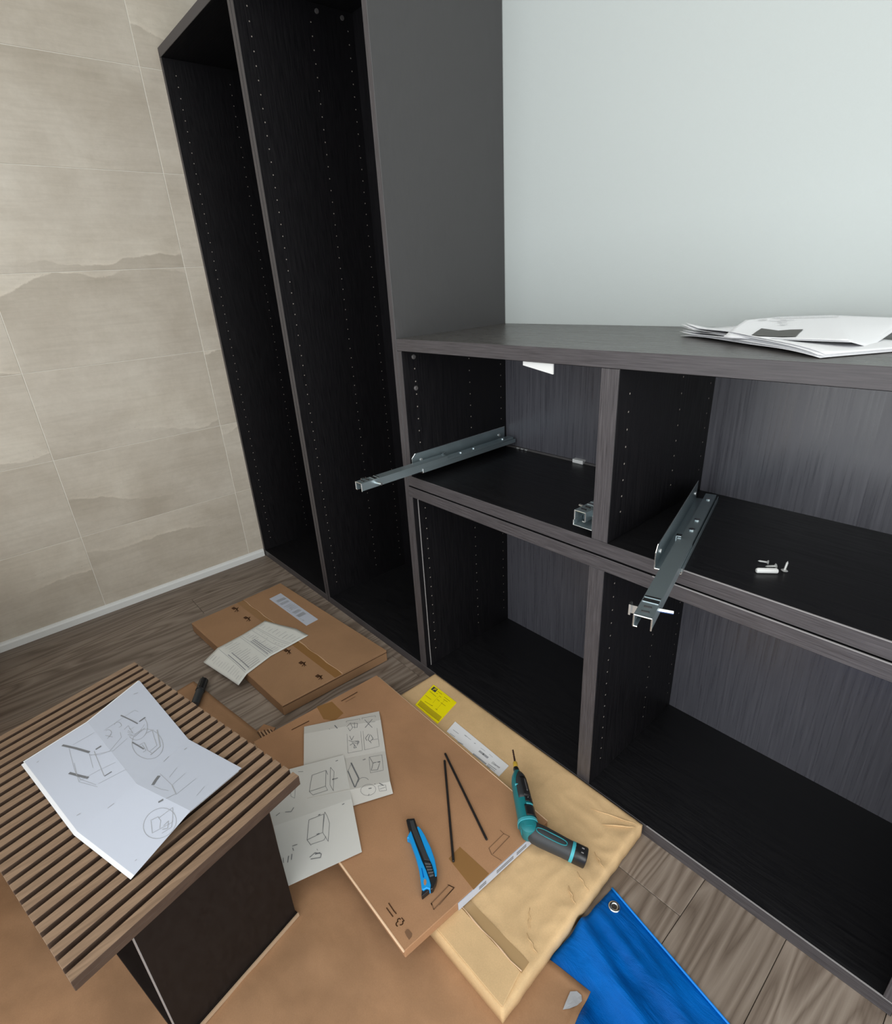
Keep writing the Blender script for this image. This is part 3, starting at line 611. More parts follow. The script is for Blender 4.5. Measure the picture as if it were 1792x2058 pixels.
 'sheetB_ink': [(0.0022,[(1.3687,-0.4222,0.0722),(1.3697,-0.4197,0.0722),(1.3707,-0.4172,0.0723)]),(0.0012,[(1.3651,-0.4864,0.0722),(1.371,-0.4704,0.0724),(1.3768,-0.4544,0.0727),(1.3973,-0.4669,0.0737),(1.4177,-0.4792,0.0747),(1.4106,-0.4969,0.0744),(1.4034,-0.5146,0.0742),(1.3843,-0.5006,0.0732),(1.3651,-0.4864,0.0722)]),(0.0012,[(1.3768,-0.4544,0.0727),(1.3842,-0.4562,0.073),(1.3915,-0.458,0.0734)]),(0.001,[(1.4177,-0.4792,0.0747),(1.4247,-0.4804,0.075),(1.4317,-0.4817,0.0754),(1.425,-0.4974,0.0751),(1.4183,-0.5131,0.0749),(1.4109,-0.5138,0.0745),(1.4034,-0.5146,0.0742)]),(0.001,[(1.3766,-0.4417,0.0726),(1.3993,-0.4557,0.0737),(1.422,-0.4696,0.0749),(1.4324,-0.4712,0.0754),(1.4428,-0.4728,0.0758),(1.4186,-0.4576,0.0747),(1.3945,-0.4423,0.0735),(1.3856,-0.442,0.073),(1.3766,-0.4417,0.0726)]),(0.002,[(1.4176,-0.4457,0.0746),(1.4161,-0.45,0.0745),(1.4145,-0.4542,0.0744)]),(0.0035,[(1.4134,-0.4535,0.0744),(1.4131,-0.4556,0.0744),(1.4129,-0.4577,0.0744)]),(0.0008,[(1.3643,-0.5441,0.0724),(1.3745,-0.5481,0.0729),(1.3846,-0.552,0.0734),(1.3901,-0.5501,0.0737),(1.3955,-0.5483,0.0739),(1.381,-0.5399,0.0732),(1.3666,-0.5314,0.0724)]),(0.0022,[(1.4901,-0.4777,0.0774),(1.4905,-0.4752,0.0774),(1.491,-0.4728,0.0775)]),(0.0018,[(1.4086,-0.6002,0.0749),(1.4081,-0.5956,0.0748),(1.4077,-0.591,0.0748)]),(0.0018,[(1.4146,-0.581,0.075),(1.419,-0.576,0.0752),(1.4234,-0.5709,0.0754),(1.4204,-0.5662,0.0752),(1.4174,-0.5614,0.0751)]),(0.0012,[(1.4705,-0.5515,0.0762),(1.4758,-0.536,0.0764),(1.4812,-0.5202,0.0766),(1.4991,-0.5321,0.0756),(1.517,-0.544,0.0746),(1.5128,-0.5609,0.0744),(1.5088,-0.5773,0.0743),(1.4896,-0.5645,0.0753),(1.4705,-0.5515,0.0762)]),(0.0012,[(1.5088,-0.5773,0.0743),(1.517,-0.577,0.074),(1.5251,-0.5768,0.0737)]),(0.001,[(1.5234,-0.5758,0.0738),(1.5285,-0.5634,0.0737),(1.5338,-0.5505,0.0737),(1.5316,-0.547,0.0739),(1.5295,-0.5435,0.0741)]),(0.001,[(1.4782,-0.516,0.0768),(1.4976,-0.5301,0.0757),(1.517,-0.544,0.0746),(1.5297,-0.5448,0.074),(1.5424,-0.5456,0.0735),(1.5256,-0.5339,0.0744),(1.5089,-0.522,0.0754),(1.5003,-0.5197,0.0758),(1.4917,-0.5173,0.0762),(1.485,-0.5166,0.0765),(1.4782,-0.516,0.0768)]),(0.0024,[(1.4752,-0.5305,0.0766),(1.4757,-0.5285,0.0766),(1.4762,-0.5264,0.0766)]),(0.0024,[(1.5122,-0.5557,0.0745),(1.5131,-0.5532,0.0745),(1.514,-0.5505,0.0746)]),(0.0018,[(1.5459,-0.5913,0.0728),(1.5454,-0.5848,0.0728),(1.5449,-0.5784,0.0729),(1.5504,-0.5741,0.0727),(1.5558,-0.5699,0.0725),(1.5586,-0.5725,0.0723),(1.5614,-0.5752,0.0722),(1.556,-0.5834,0.0724),(1.5507,-0.5918,0.0726)]),(0.003,[(1.5476,-0.5798,0.0728),(1.5498,-0.5754,0.0727),(1.5521,-0.5709,0.0726)]),(0.001,[(1.5406,-0.5718,0.0731),(1.5425,-0.5718,0.0731),(1.5445,-0.5719,0.073)]),(0.0016,[(1.4995,-0.6072,0.0743),(1.5013,-0.6024,0.0743),(1.5032,-0.5975,0.0743)]),(0.0016,[(1.5036,-0.6083,0.0741),(1.5069,-0.609,0.074),(1.5102,-0.6096,0.0739)]),(0.002,[(1.5135,-0.6228,0.0737),(1.519,-0.6266,0.0735),(1.5245,-0.6304,0.0733)]),(0.002,[(1.5148,-0.6158,0.0737),(1.5196,-0.619,0.0735),(1.5244,-0.6222,0.0733)]),(0.0014,[(1.5092,-0.633,0.0737),(1.5143,-0.6351,0.0736),(1.5195,-0.6371,0.0734)]),(0.0012,[(1.3303,-0.5054,0.0705),(1.3346,-0.5011,0.0707),(1.3389,-0.4968,0.0709)])],
 'list': [[(0.6437,-0.5109,0.018),(0.7142,-0.4964,0.018),(0.782,-0.4827,0.018),(0.8426,-0.4696,0.016)],[(0.6384,-0.4549,0.043),(0.7121,-0.4474,0.043),(0.7812,-0.441,0.043),(0.8447,-0.4373,0.043)],[(0.6263,-0.3634,0.043),(0.6926,-0.3549,0.043),(0.7578,-0.3476,0.043),(0.8143,-0.3414,0.043)],[(0.6161,-0.3141,0.044),(0.6826,-0.3023,0.044),(0.7553,-0.2902,0.044),(0.81,-0.2676,0.044)],[(0.6071,-0.2661,0.046),(0.6711,-0.239,0.046),(0.7385,-0.2075,0.046),(0.8047,-0.1959,0.045)]],
 'list_ink': [(0.0022,[(0.6572,-0.4929,0.0249),(0.657,-0.4897,0.0263),(0.6567,-0.4865,0.0278),(0.6564,-0.4832,0.0293),(0.6561,-0.48,0.0308),(0.6559,-0.4768,0.0322),(0.6556,-0.4736,0.0337)]),(0.0022,[(0.6712,-0.4883,0.0258),(0.671,-0.4855,0.0271),(0.6708,-0.4828,0.0285),(0.6706,-0.48,0.0298),(0.6704,-0.4772,0.0311),(0.6702,-0.4744,0.0324),(0.67,-0.4716,0.0337)]),(0.0011,[(0.6858,-0.4916,0.0231),(0.6855,-0.4871,0.0252),(0.6852,-0.4826,0.0274),(0.6849,-0.4782,0.0296),(0.6846,-0.4737,0.0317),(0.6844,-0.4692,0.0339),(0.6841,-0.4648,0.036)]),(0.0011,[(0.6997,-0.4852,0.0249),(0.6996,-0.4827,0.0262),(0.6995,-0.4803,0.0274),(0.6993,-0.4778,0.0286),(0.6992,-0.4753,0.0299),(0.6991,-0.4728,0.0311),(0.6989,-0.4703,0.0323)]),(0.0016,[(0.7139,-0.4844,0.0241),(0.7138,-0.4816,0.0255),(0.7137,-0.4788,0.0269),(0.7136,-0.476,0.0284),(0.7135,-0.4733,0.0298),(0.7134,-0.4705,0.0312),(0.7132,-0.4677,0.0326)]),(0.0011,[(0.7274,-0.481,0.0246),(0.7273,-0.4777,0.0264),(0.7272,-0.4744,0.0281),(0.727,-0.4711,0.0299),(0.7269,-0.4677,0.0316),(0.7268,-0.4644,0.0334),(0.7267,-0.4611,0.0351)]),(0.0011,[(0.7409,-0.4777,0.0252),(0.7408,-0.4742,0.0271),(0.7407,-0.4707,0.029),(0.7406,-0.4672,0.0309),(0.7404,-0.4637,0.0328),(0.7403,-0.4602,0.0346),(0.7402,-0.4568,0.0365)]),(0.0011,[(0.7544,-0.4744,0.0257),(0.7544,-0.4721,0.027),(0.7543,-0.4698,0.0283),(0.7542,-0.4674,0.0296),(0.7541,-0.4651,0.0309),(0.7541,-0.4628,0.0322),(0.754,-0.4605,0.0335)]),(0.0022,[(0.768,-0.4729,0.0253),(0.7679,-0.4688,0.0276),(0.7678,-0.4648,0.03),(0.7677,-0.4607,0.0323),(0.7676,-0.4567,0.0347),(0.7675,-0.4526,0.037),(0.7674,-0.4485,0.0394)]),(0.0011,[(0.7815,-0.4713,0.0249),(0.7814,-0.4674,0.0272),(0.7814,-0.4635,0.0295),(0.7813,-0.4596,0.0319),(0.7812,-0.4557,0.0342),(0.7811,-0.4517,0.0366),(0.7811,-0.4478,0.0389)]),(0.0011,[(0.7937,-0.4675,0.0257),(0.7937,-0.4638,0.028),(0.7937,-0.4601,0.0304),(0.7937,-0.4563,0.0328),(0.7936,-0.4526,0.0352),(0.7936,-0.4489,0.0375),(0.7936,-0.4451,0.0399)]),(0.0011,[(0.8059,-0.4656,0.0253),(0.806,-0.4624,0.0275),(0.806,-0.4591,0.0297),(0.806,-0.4559,0.0319),(0.806,-0.4527,0.0341),(0.8061,-0.4495,0.0363),(0.8061,-0.4462,0.0385)]),(0.0022,[(0.8181,-0.4665,0.023),(0.8181,-0.4646,0.0244),(0.8182,-0.4626,0.0257),(0.8182,-0.4607,0.0271),(0.8183,-0.4588,0.0285),(0.8183,-0.4569,0.0299),(0.8184,-0.455,0.0313)]),(0.0011,[(0.8303,-0.4619,0.0245),(0.8304,-0.4598,0.0261),(0.8305,-0.4578,0.0277),(0.8306,-0.4557,0.0293),(0.8307,-0.4536,0.0309),(0.8308,-0.4516,0.0326),(0.8309,-0.4495,0.0342)]),(0.0016,[(0.6507,-0.432,0.043),(0.65,-0.4273,0.043),(0.6493,-0.4226,0.043),(0.6486,-0.4179,0.043),(0.6479,-0.4133,0.043),(0.6472,-0.4086,0.043),(0.6465,-0.4039,0.043)]),(0.0011,[(0.6651,-0.4376,0.043),(0.6639,-0.4301,0.043),(0.6627,-0.4227,0.043),(0.6614,-0.4152,0.043),(0.6602,-0.4077,0.043),(0.659,-0.4002,0.043),(0.6578,-0.3927,0.043)]),(0.0016,[(0.6772,-0.4292,0.043),(0.676,-0.4224,0.043),(0.6748,-0.4156,0.043),(0.6736,-0.4088,0.043),(0.6724,-0.402,0.043),(0.6712,-0.3952,0.043),(0.67,-0.3884,0.043)]),(0.0011,[(0.6919,-0.4348,0.043),(0.6906,-0.4285,0.043),(0.6894,-0.4221,0.043),(0.6882,-0.4158,0.043),(0.687,-0.4095,0.043),(0.6858,-0.4032,0.043),(0.6846,-0.3969,0.043)]),(0.0011,[(0.7045,-0.4301,0.043),(0.7035,-0.4248,0.043),(0.7024,-0.4196,0.043),(0.7013,-0.4143,0.043),(0.7002,-0.409,0.043),(0.6991,-0.4037,0.043),(0.698,-0.3985,0.043)]),(0.0016,[(0.718,-0.432,0.043),(0.7169,-0.4267,0.043),(0.7158,-0.4215,0.043),(0.7146,-0.4162,0.043),(0.7135,-0.411,0.043),(0.7124,-0.4057,0.043),(0.7112,-0.4004,0.043)]),(0.0016,[(0.7297,-0.4265,0.043),(0.728,-0.4188,0.043),(0.7263,-0.4111,0.043),(0.7245,-0.4034,0.043),(0.7228,-0.3957,0.043),(0.7211,-0.388,0.043),(0.7194,-0.3803,0.043)]),(0.0011,[(0.7423,-0.4252,0.043),(0.7403,-0.4169,0.043),(0.7384,-0.4085,0.043),(0.7365,-0.4002,0.043),(0.7346,-0.3919,0.043),(0.7327,-0.3836,0.043),(0.7307,-0.3753,0.043)]),(0.0016,[(0.7542,-0.4212,0.043),(0.7527,-0.4149,0.043),(0.7512,-0.4085,0.043),(0.7496,-0.4021,0.043),(0.7481,-0.3957,0.043),(0.7466,-0.3893,0.043),(0.7451,-0.3829,0.043)]),(0.0016,[(0.7693,-0.4304,0.043),(0.7679,-0.4244,0.043),(0.7664,-0.4185,0.043),(0.7649,-0.4125,0.043),(0.7634,-0.4065,0.043),(0.762,-0.4005,0.043),(0.7605,-0.3945,0.043)]),(0.0016,[(0.7806,-0.4254,0.043),(0.7793,-0.4203,0.043),(0.7781,-0.4152,0.043),(0.7768,-0.4101,0.043),(0.7755,-0.4051,0.043),(0.7742,-0.4,0.043),(0.7729,-0.3949,0.043)]),(0.0011,[(0.7931,-0.4283,0.043),(0.7907,-0.4193,0.043),(0.7883,-0.4103,0.043),(0.7859,-0.4012,0.043),(0.7835,-0.3922,0.043),(0.7811,-0.3832,0.043),(0.7787,-0.3741,0.043)]),(0.0016,[(0.8044,-0.4268,0.043),(0.802,-0.4181,0.043),(0.7996,-0.4095,0.043),(0.7972,-0.4009,0.043),(0.7948,-0.3923,0.043),(0.7924,-0.3837,0.043),(0.79,-0.3751,0.043)]),(0.0022,[(0.8152,-0.4234,0.043),(0.813,-0.4158,0.043),(0.8107,-0.4081,0.043),(0.8085,-0.4004,0.043),(0.8063,-0.3927,0.043),(0.804,-0.3851,0.043),(0.8018,-0.3774,0.043)]),(0.0022,[(0.827,-0.4238,0.043),(0.8248,-0.4164,0.043),(0.8226,-0.4091,0.043),(0.8203,-0.4017,0.043),(0.8181,-0.3944,0.043),(0.8159,-0.3871,0.043),(0.8137,-0.3797,0.043)]),(0.0016,[(0.6385,-0.3531,0.0432),(0.6381,-0.3511,0.0432),(0.6377,-0.349,0.0433),(0.6372,-0.347,0.0433),(0.6368,-0.3449,0.0433),(0.6364,-0.3428,0.0434),(0.636,-0.3408,0.0434)]),(0.0011,[(0.6516,-0.3558,0.0431),(0.6511,-0.3533,0.0431),(0.6506,-0.3509,0.0432),(0.6501,-0.3484,0.0432),(0.6496,-0.346,0.0433),(0.6491,-0.3435,0.0433),(0.6486,-0.3411,0.0434)]),(0.0016,[(0.6636,-0.3531,0.0431),(0.6629,-0.3498,0.0432),(0.6623,-0.3464,0.0432),(0.6616,-0.3431,0.0433),(0.661,-0.3397,0.0434),(0.6603,-0.3364,0.0434),(0.6597,-0.3331,0.0435)]),(0.0022,[(0.675,-0.3471,0.0432),(0.6744,-0.344,0.0432),(0.6738,-0.3409,0.0433),(0.6732,-0.3379,0.0434),(0.6726,-0.3348,0.0434),(0.672,-0.3317,0.0435),(0.6714,-0.3287,0.0435)]),(0.0016,[(0.6876,-0.3477,0.0431),(0.687,-0.3442,0.0432),(0.6863,-0.3406,0.0433),(0.6856,-0.3371,0.0433),(0.6849,-0.3335,0.0434),(0.6842,-0.3299,0.0435),(0.6836,-0.3264,0.0436)]),(0.0022,[(0.7001,-0.3477,0.0431),(0.6997,-0.3451,0.0432),(0.6992,-0.3424,0.0432),(0.6988,-0.3398,0.0433),(0.6983,-0.3371,0.0433),(0.6979,-0.3344,0.0434),(0.6974,-0.3318,0.0434)]),(0.0016,[(0.7124,-0.3473,0.0431),(0.712,-0.3442,0.0432),(0.7115,-0.341,0.0432),(0.7111,-0.3379,0.0433),(0.7107,-0.3347,0.0433),(0.7102,-0.3316,0.0434),(0.7098,-0.3284,0.0434)]),(0.0022,[(0.7246,-0.3458,0.0431),(0.724,-0.341,0.0432),(0.7235,-0.3361,0.0433),(0.7229,-0.3313,0.0434),(0.7224,-0.3265,0.0435),(0.7218,-0.3216,0.0435),(0.7213,-0.3168,0.0436)]),(0.0011,[(0.7365,-0.3419,0.0431),(0.7362,-0.3383,0.0432),(0.7359,-0.3347,0.0433),(0.7356,-0.3312,0.0433),(0.7353,-0.3276,0.0434),(0.735,-0.3241,0.0435),(0.7347,-0.3205,0.0435)]),(0.0016,[(0.7486,-0.339,0.0432),(0.7484,-0.3354,0.0432),(0.7482,-0.3319,0.0433),(0.748,-0.3283,0.0434),(0.7478,-0.3248,0.0434),(0.7476,-0.3212,0.0435),(0.7473,-0.3177,0.0435)]),(0.0011,[(0.7604,-0.3394,0.0431),(0.7603,-0.3357,0.0432),(0.7601,-0.3319,0.0433),(0.7599,-0.3281,0.0433),(0.7598,-0.3244,0.0434),(0.7596,-0.3206,0.0435),(0.7594,-0.3169,0.0435)]),(0.0016,[(0.7706,-0.334,0.0432),(0.7705,-0.3313,0.0432),(0.7704,-0.3286,0.0433),(0.7702,-0.3259,0.0433),(0.7701,-0.3232,0.0434),(0.77,-0.3206,0.0434),(0.7698,-0.3179,0.0435)]),(0.0022,[(0.7812,-0.3373,0.0431),(0.781,-0.3323,0.0432),(0.7807,-0.3274,0.0433),(0.7805,-0.3224,0.0434),(0.7802,-0.3175,0.0434),(0.78,-0.3125,0.0435),(0.7797,-0.3076,0.0436)]),(0.0016,[(0.7915,-0.3339,0.0431),(0.7912,-0.3288,0.0432),(0.7909,-0.3237,0.0433),(0.7907,-0.3186,0.0434),(0.7904,-0.3135,0.0435),(0.7901,-0.3084,0.0435),(0.7899,-0.3033,0.0436)]),(0.0011,[(0.8021,-0.3362,0.0431),(0.8018,-0.3312,0.0432),(0.8015,-0.3262,0.0432),(0.8012,-0.3212,0.0433),(0.801,-0.3162,0.0434),(0.8007,-0.3112,0.0434),(0.8004,-0.3062,0.0435)]),(0.0011,[(0.6324,-0.3233,0.0438),(0.6322,-0.322,0.0438),(0.6319,-0.3208,0.0438),(0.6317,-0.3195,0.0438),(0.6314,-0.3182,0.0439),(0.6312,-0.317,0.0439),(0.6309,-0.3157,0.0439)]),(0.0011,[(0.6475,-0.3183,0.0438),(0.6475,-0.3179,0.0438),(0.6474,-0.3175,0.0438),(0.6473,-0.3171,0.0438),(0.6472,-0.3167,0.0438),(0.6472,-0.3163,0.0439),(0.6471,-0.316,0.0439)]),(0.0016,[(0.6625,-0.3124,0.0439),(0.6624,-0.3121,0.0439),(0.6624,-0.3118,0.0439),(0.6623,-0.3115,0.0439),(0.6622,-0.3111,0.0439),(0.6622,-0.3108,0.0439),(0.6621,-0.3105,0.0439)]),(0.0016,[(0.6784,-0.3116,0.0438),(0.6783,-0.3108,0.0439),(0.6781,-0.3101,0.0439),(0.678,-0.3093,0.0439),(0.6779,-0.3086,0.0439),(0.6777,-0.3078,0.0439),(0.6776,-0.3071,0.0439)]),(0.0011,[(0.6952,-0.3114,0.0438),(0.695,-0.3103,0.0438),(0.6948,-0.3092,0.0438),(0.6946,-0.3081,0.0439),(0.6945,-0.307,0.0439),(0.6943,-0.3059,0.0439),(0.6941,-0.3048,0.0439)]),(0.0022,[(0.712,-0.31,0.0438),(0.7119,-0.3091,0.0438),(0.7118,-0.3081,0.0438),(0.7117,-0.3072,0.0438),(0.7115,-0.3062,0.0438),(0.7114,-0.3053,0.0439),(0.7113,-0.3043,0.0439)]),(0.0016,[(0.7281,-0.3018,0.0439),(0.7281,-0.3016,0.0439),(0.7281,-0.3014,0.0439),(0.7281,-0.3012,0.0439),(0.7281,-0.3009,0.0439),(0.728,-0.3007,0.0439),(0.728,-0.3005,0.0439)]),(0.0016,[(0.745,-0.2997,0.0439),(0.745,-0.299,0.0439),(0.7449,-0.2982,0.0439),(0.7449,-0.2975,0.0439),(0.7448,-0.2968,0.0439),(0.7448,-0.296,0.0439),(0.7447,-0.2953,0.0439)]),(0.0022,[(0.7606,-0.3004,0.0438),(0.7605,-0.2996,0.0438),(0.7605,-0.2987,0.0438),(0.7605,-0.2978,0.0438),(0.7604,-0.2969,0.0439),(0.7604,-0.2961,0.0439),(0.7603,-0.2952,0.0439)]),(0.0016,[(0.7735,-0.2953,0.0438),(0.7734,-0.2945,0.0438),(0.7734,-0.2936,0.0438),(0.7733,-0.2928,0.0438),(0.7733,-0.292,0.0439),(0.7733,-0.2912,0.0439),(0.7732,-0.2904,0.0439)]),(0.0016,[(0.7862,-0.2881,0.0438),(0.7862,-0.2875,0.0439),(0.7862,-0.287,0.0439),(0.7861,-0.2864,0.0439),(0.7861,-0.2858,0.0439),(0.7861,-0.2853,0.0439),(0.7861,-0.2847,0.0439)]),(0.0016,[(0.7993,-0.2862,0.0438),(0.7992,-0.2852,0.0438),(0.7992,-0.2841,0.0438),(0.7991,-0.2831,0.0438),(0.7991,-0.2821,0.0439),(0.799,-0.2811,0.0439),(0.7989,-0.2801,0.0439)]),(0.0022,[(0.6272,-0.2962,0.0446),(0.6266,-0.293,0.0447),(0.626,-0.2897,0.0449),(0.6254,-0.2864,0.045),(0.6248,-0.2831,0.0451),(0.6241,-0.2798,0.0452),(0.6235,-0.2765,0.0454)]),(0.0016,[(0.6443,-0.2928,0.0446),(0.644,-0.2909,0.0446),(0.6436,-0.289,0.0447),(0.6433,-0.2871,0.0448),(0.6429,-0.2852,0.0448),(0.6426,-0.2833,0.0449),(0.6422,-0.2814,0.045)]),(0.0011,[(0.6614,-0.2891,0.0446),(0.6608,-0.286,0.0447),(0.6602,-0.2828,0.0448),(0.6596,-0.2797,0.0449),(0.6591,-0.2765,0.045),(0.6585,-0.2734,0.0451),(0.6579,-0.2702,0.0452)]),(0.0016,[(0.6786,-0.2863,0.0445),(0.678,-0.2833,0.0446),(0.6775,-0.2803,0.0447),(0.677,-0.2773,0.0448),(0.6764,-0.2742,0.0449),(0.6759,-0.2712,0.045),(0.6753,-0.2682,0.0451)]),(0.0022,[(0.6966,-0.2803,0.0446),(0.6959,-0.2763,0.0447),(0.6951,-0.2724,0.0448),(0.6944,-0.2684,0.0449),(0.6936,-0.2644,0.045),(0.6929,-0.2605,0.0451),(0.6921,-0.2565,0.0453)]),(0.0016,[(0.715,-0.276,0.0446),(0.7144,-0.2728,0.0446),(0.7138,-0.2697,0.0447),(0.7132,-0.2665,0.0448),(0.7126,-0.2634,0.0449),(0.712,-0.2602,0.045),(0.7114,-0.2571,0.0451)]),(0.0016,[(0.7341,-0.275,0.0445),(0.733,-0.2694,0.0446),(0.7319,-0.2638,0.0448),(0.7308,-0.2582,0.0449),(0.7296,-0.2526,0.045),(0.7285,-0.247,0.0452),(0.7274,-0.2414,0.0453)]),(0.0022,[(0.7522,-0.2699,0.0445),(0.7514,-0.266,0.0446),(0.7506,-0.2621,0.0447),(0.7498,-0.2582,0.0448),(0.749,-0.2544,0.0449),(0.7482,-0.2505,0.0449),(0.7475,-0.2466,0.045)]),(0.0016,[(0.7668,-0.2638,0.0444),(0.7659,-0.2584,0.0446),(0.765,-0.253,0.0447),(0.7641,-0.2477,0.0448),(0.7631,-0.2423,0.0449),(0.7622,-0.2369,0.045),(0.7613,-0.2316,0.0451)]),(0.0011,[(0.7816,-0.258,0.0444),(0.781,-0.2536,0.0445),(0.7804,-0.2491,0.0446),(0.7797,-0.2446,0.0446),(0.7791,-0.2401,0.0447),(0.7785,-0.2356,0.0448),(0.7779,-0.2312,0.0449)]),(0.0016,[(0.7968,-0.2558,0.0443),(0.7962,-0.2504,0.0444),(0.7957,-0.2451,0.0444),(0.7951,-0.2397,0.0445),(0.7945,-0.2343,0.0446),(0.794,-0.229,0.0447),(0.7934,-0.2236,0.0448)]),(0.0013,[(0.6495,-0.4538,0.043),(0.666,-0.4521,0.043),(0.6826,-0.4504,0.043),(0.6992,-0.4487,0.043),(0.7156,-0.4471,0.043),(0.7311,-0.4456,0.043),(0.7467,-0.4442,0.043),(0.7622,-0.4428,0.043),(0.7777,-0.4413,0.043),(0.7923,-0.4404,0.043),(0.8066,-0.4395,0.043),(0.8209,-0.4387,0.043),(0.8352,-0.4379,0.043)]),(0.0013,[(0.6378,-0.3731,0.043),(0.6529,-0.3712,0.043),(0.6681,-0.3694,0.043),(0.6832,-0.3675,0.043),(0.6982,-0.3656,0.043),(0.713,-0.364,0.043),(0.7278,-0.3624,0.043),(0.7425,-0.3608,0.043),(0.7573,-0.3592,0.043),(0.7706,-0.3578,0.043),(0.7835,-0.3564,0.043),(0.7964,-0.3551,0.043),(0.8093,-0.3538,0.043)]),(0.0013,[(0.6368,-0.3658,0.043),(0.6518,-0.3639,0.043),(0.6667,-0.362,0.043),(0.6817,-0.3601,0.043),(0.6966,-0.3582,0.043),(0.7114,-0.3566,0.043),(0.7261,-0.355,0.043),(0.7408,-0.3533,0.043),(0.7555,-0.3517,0.043),(0.7687,-0.3503,0.043),(0.7814,-0.3489,0.043),(0.7942,-0.3475,0.043),(0.807,-0.3462,0.043)]),(0.0013,[(0.6289,-0.3263,0.0437),(0.6439,-0.3238,0.0437),(0.6588,-0.3214,0.0437),(0.6738,-0.3189,0.0437),(0.6889,-0.3165,0.0437),(0.7048,-0.3141,0.0437),(0.7207,-0.3116,0.0437),(0.7366,-0.3092,0.0437),(0.7525,-0.3068,0.0437),(0.7657,-0.3031,0.0437),(0.7781,-0.2991,0.0437),(0.7905,-0.295,0.0437),(0.8029,-0.291,0.0437)]),(0.0013,[(0.6259,-0.3113,0.044),(0.6408,-0.3086,0.044),(0.6558,-0.3059,0.044),(0.6707,-0.3032,0.044),(0.686,-0.3004,0.044),(0.7023,-0.2976,0.044),(0.7187,-0.2948,0.044),(0.735,-0.292,0.044),(0.7513,-0.2892,0.044),(0.7646,-0.2846,0.044),(0.7769,-0.2796,0.044),(0.7893,-0.2746,0.044),(0.8017,-0.2695,0.044)]),(0.0013,[(0.625,-0.3063,0.0442),(0.6398,-0.3032,0.0442),(0.6547,-0.3002,0.0442),(0.6696,-0.2971,0.0442),(0.6848,-0.294,0.0442),(0.701,-0.2907,0.0442),(0.7173,-0.2875,0.0442),(0.7335,-0.2842,0.0442),(0.7497,-0.281,0.0442),(0.7631,-0.2766,0.0442),(0.7757,-0.2718,0.0442),(0.7883,-0.267,0.0442),(0.801,-0.2622,0.0441)]),(0.004,[(0.7036,-0.4426,0.043),(0.7164,-0.4413,0.043),(0.7288,-0.4402,0.043),(0.7412,-0.439,0.043),(0.7536,-0.4378,0.043),(0.766,-0.4367,0.043),(0.7784,-0.4355,0.043),(0.7899,-0.4348,0.043),(0.8012,-0.4341,0.043),(0.8126,-0.4334,0.043),(0.824,-0.4327,0.043)]),(0.004,[(0.701,-0.4297,0.043),(0.7137,-0.4284,0.043),(0.726,-0.4272,0.043),(0.7383,-0.426,0.043),(0.7506,-0.4248,0.043),(0.7629,-0.4236,0.043),(0.7752,-0.4225,0.043),(0.7865,-0.4216,0.043),(0.7976,-0.4209,0.043),(0.8088,-0.4201,0.043),(0.82,-0.4194,0.043)]),(0.004,[(0.686,-0.3558,0.043),(0.6978,-0.3543,0.043),(0.7096,-0.353,0.043),(0.7213,-0.3517,0.043),(0.733,-0.3504,0.043),(0.7448,-0.3491,0.043),(0.7565,-0.3477,0.043),(0.7668,-0.3466,0.043),(0.777,-0.3455,0.043),(0.7872,-0.3444,0.043),(0.7974,-0.3433,0.043)]),(0.004,[(0.6848,-0.3495,0.0431),(0.6967,-0.348,0.0431),(0.7086,-0.3465,0.0431),(0.7205,-0.3451,0.0431),(0.7324,-0.3437,0.0431),(0.7443,-0.3423,0.0431),(0.7562,-0.3409,0.0431),(0.7665,-0.3394,0.0431),(0.7766,-0.3379,0.0431),(0.7868,-0.3365,0.0431),(0.7969,-0.335,0.0431)]),(0.004,[(0.6836,-0.3432,0.0432),(0.6956,-0.3416,0.0432),(0.7076,-0.3401,0.0432),(0.7197,-0.3386,0.0432),(0.7317,-0.337,0.0432),(0.7438,-0.3355,0.0432),(0.7559,-0.334,0.0432),(0.7662,-0.3322,0.0432),(0.7763,-0.3304,0.0432),(0.7864,-0.3286,0.0432),(0.7964,-0.3267,0.0432)])],
 'leaf': [[(1.9,0.2688,1.05),(1.9338,0.3448,1.05),(2.0084,0.3533,1.052),(2.113,0.3456,1.048)],[(1.9144,0.1859,1.044),(1.9545,0.2347,1.042),(2.058,0.2114,1.046),(2.1175,0.2912,1.043)],[(1.9284,0.1183,1.038),(2.0114,0.1284,1.0365),(2.1037,0.0965,1.04),(2.1157,0.1429,1.028)]],
 'leaf_pic': [(1.9641,0.1335,1.038),(1.9578,0.1692,1.04),(1.9519,0.2049,1.0415),(1.9669,0.2001,1.0405),(1.9827,0.1907,1.04),(1.9991,0.1954,1.0414),(2.0173,0.1936,1.0423),(2.0217,0.1633,1.0401),(2.0272,0.1343,1.0381),(1.9984,0.1342,1.037)],
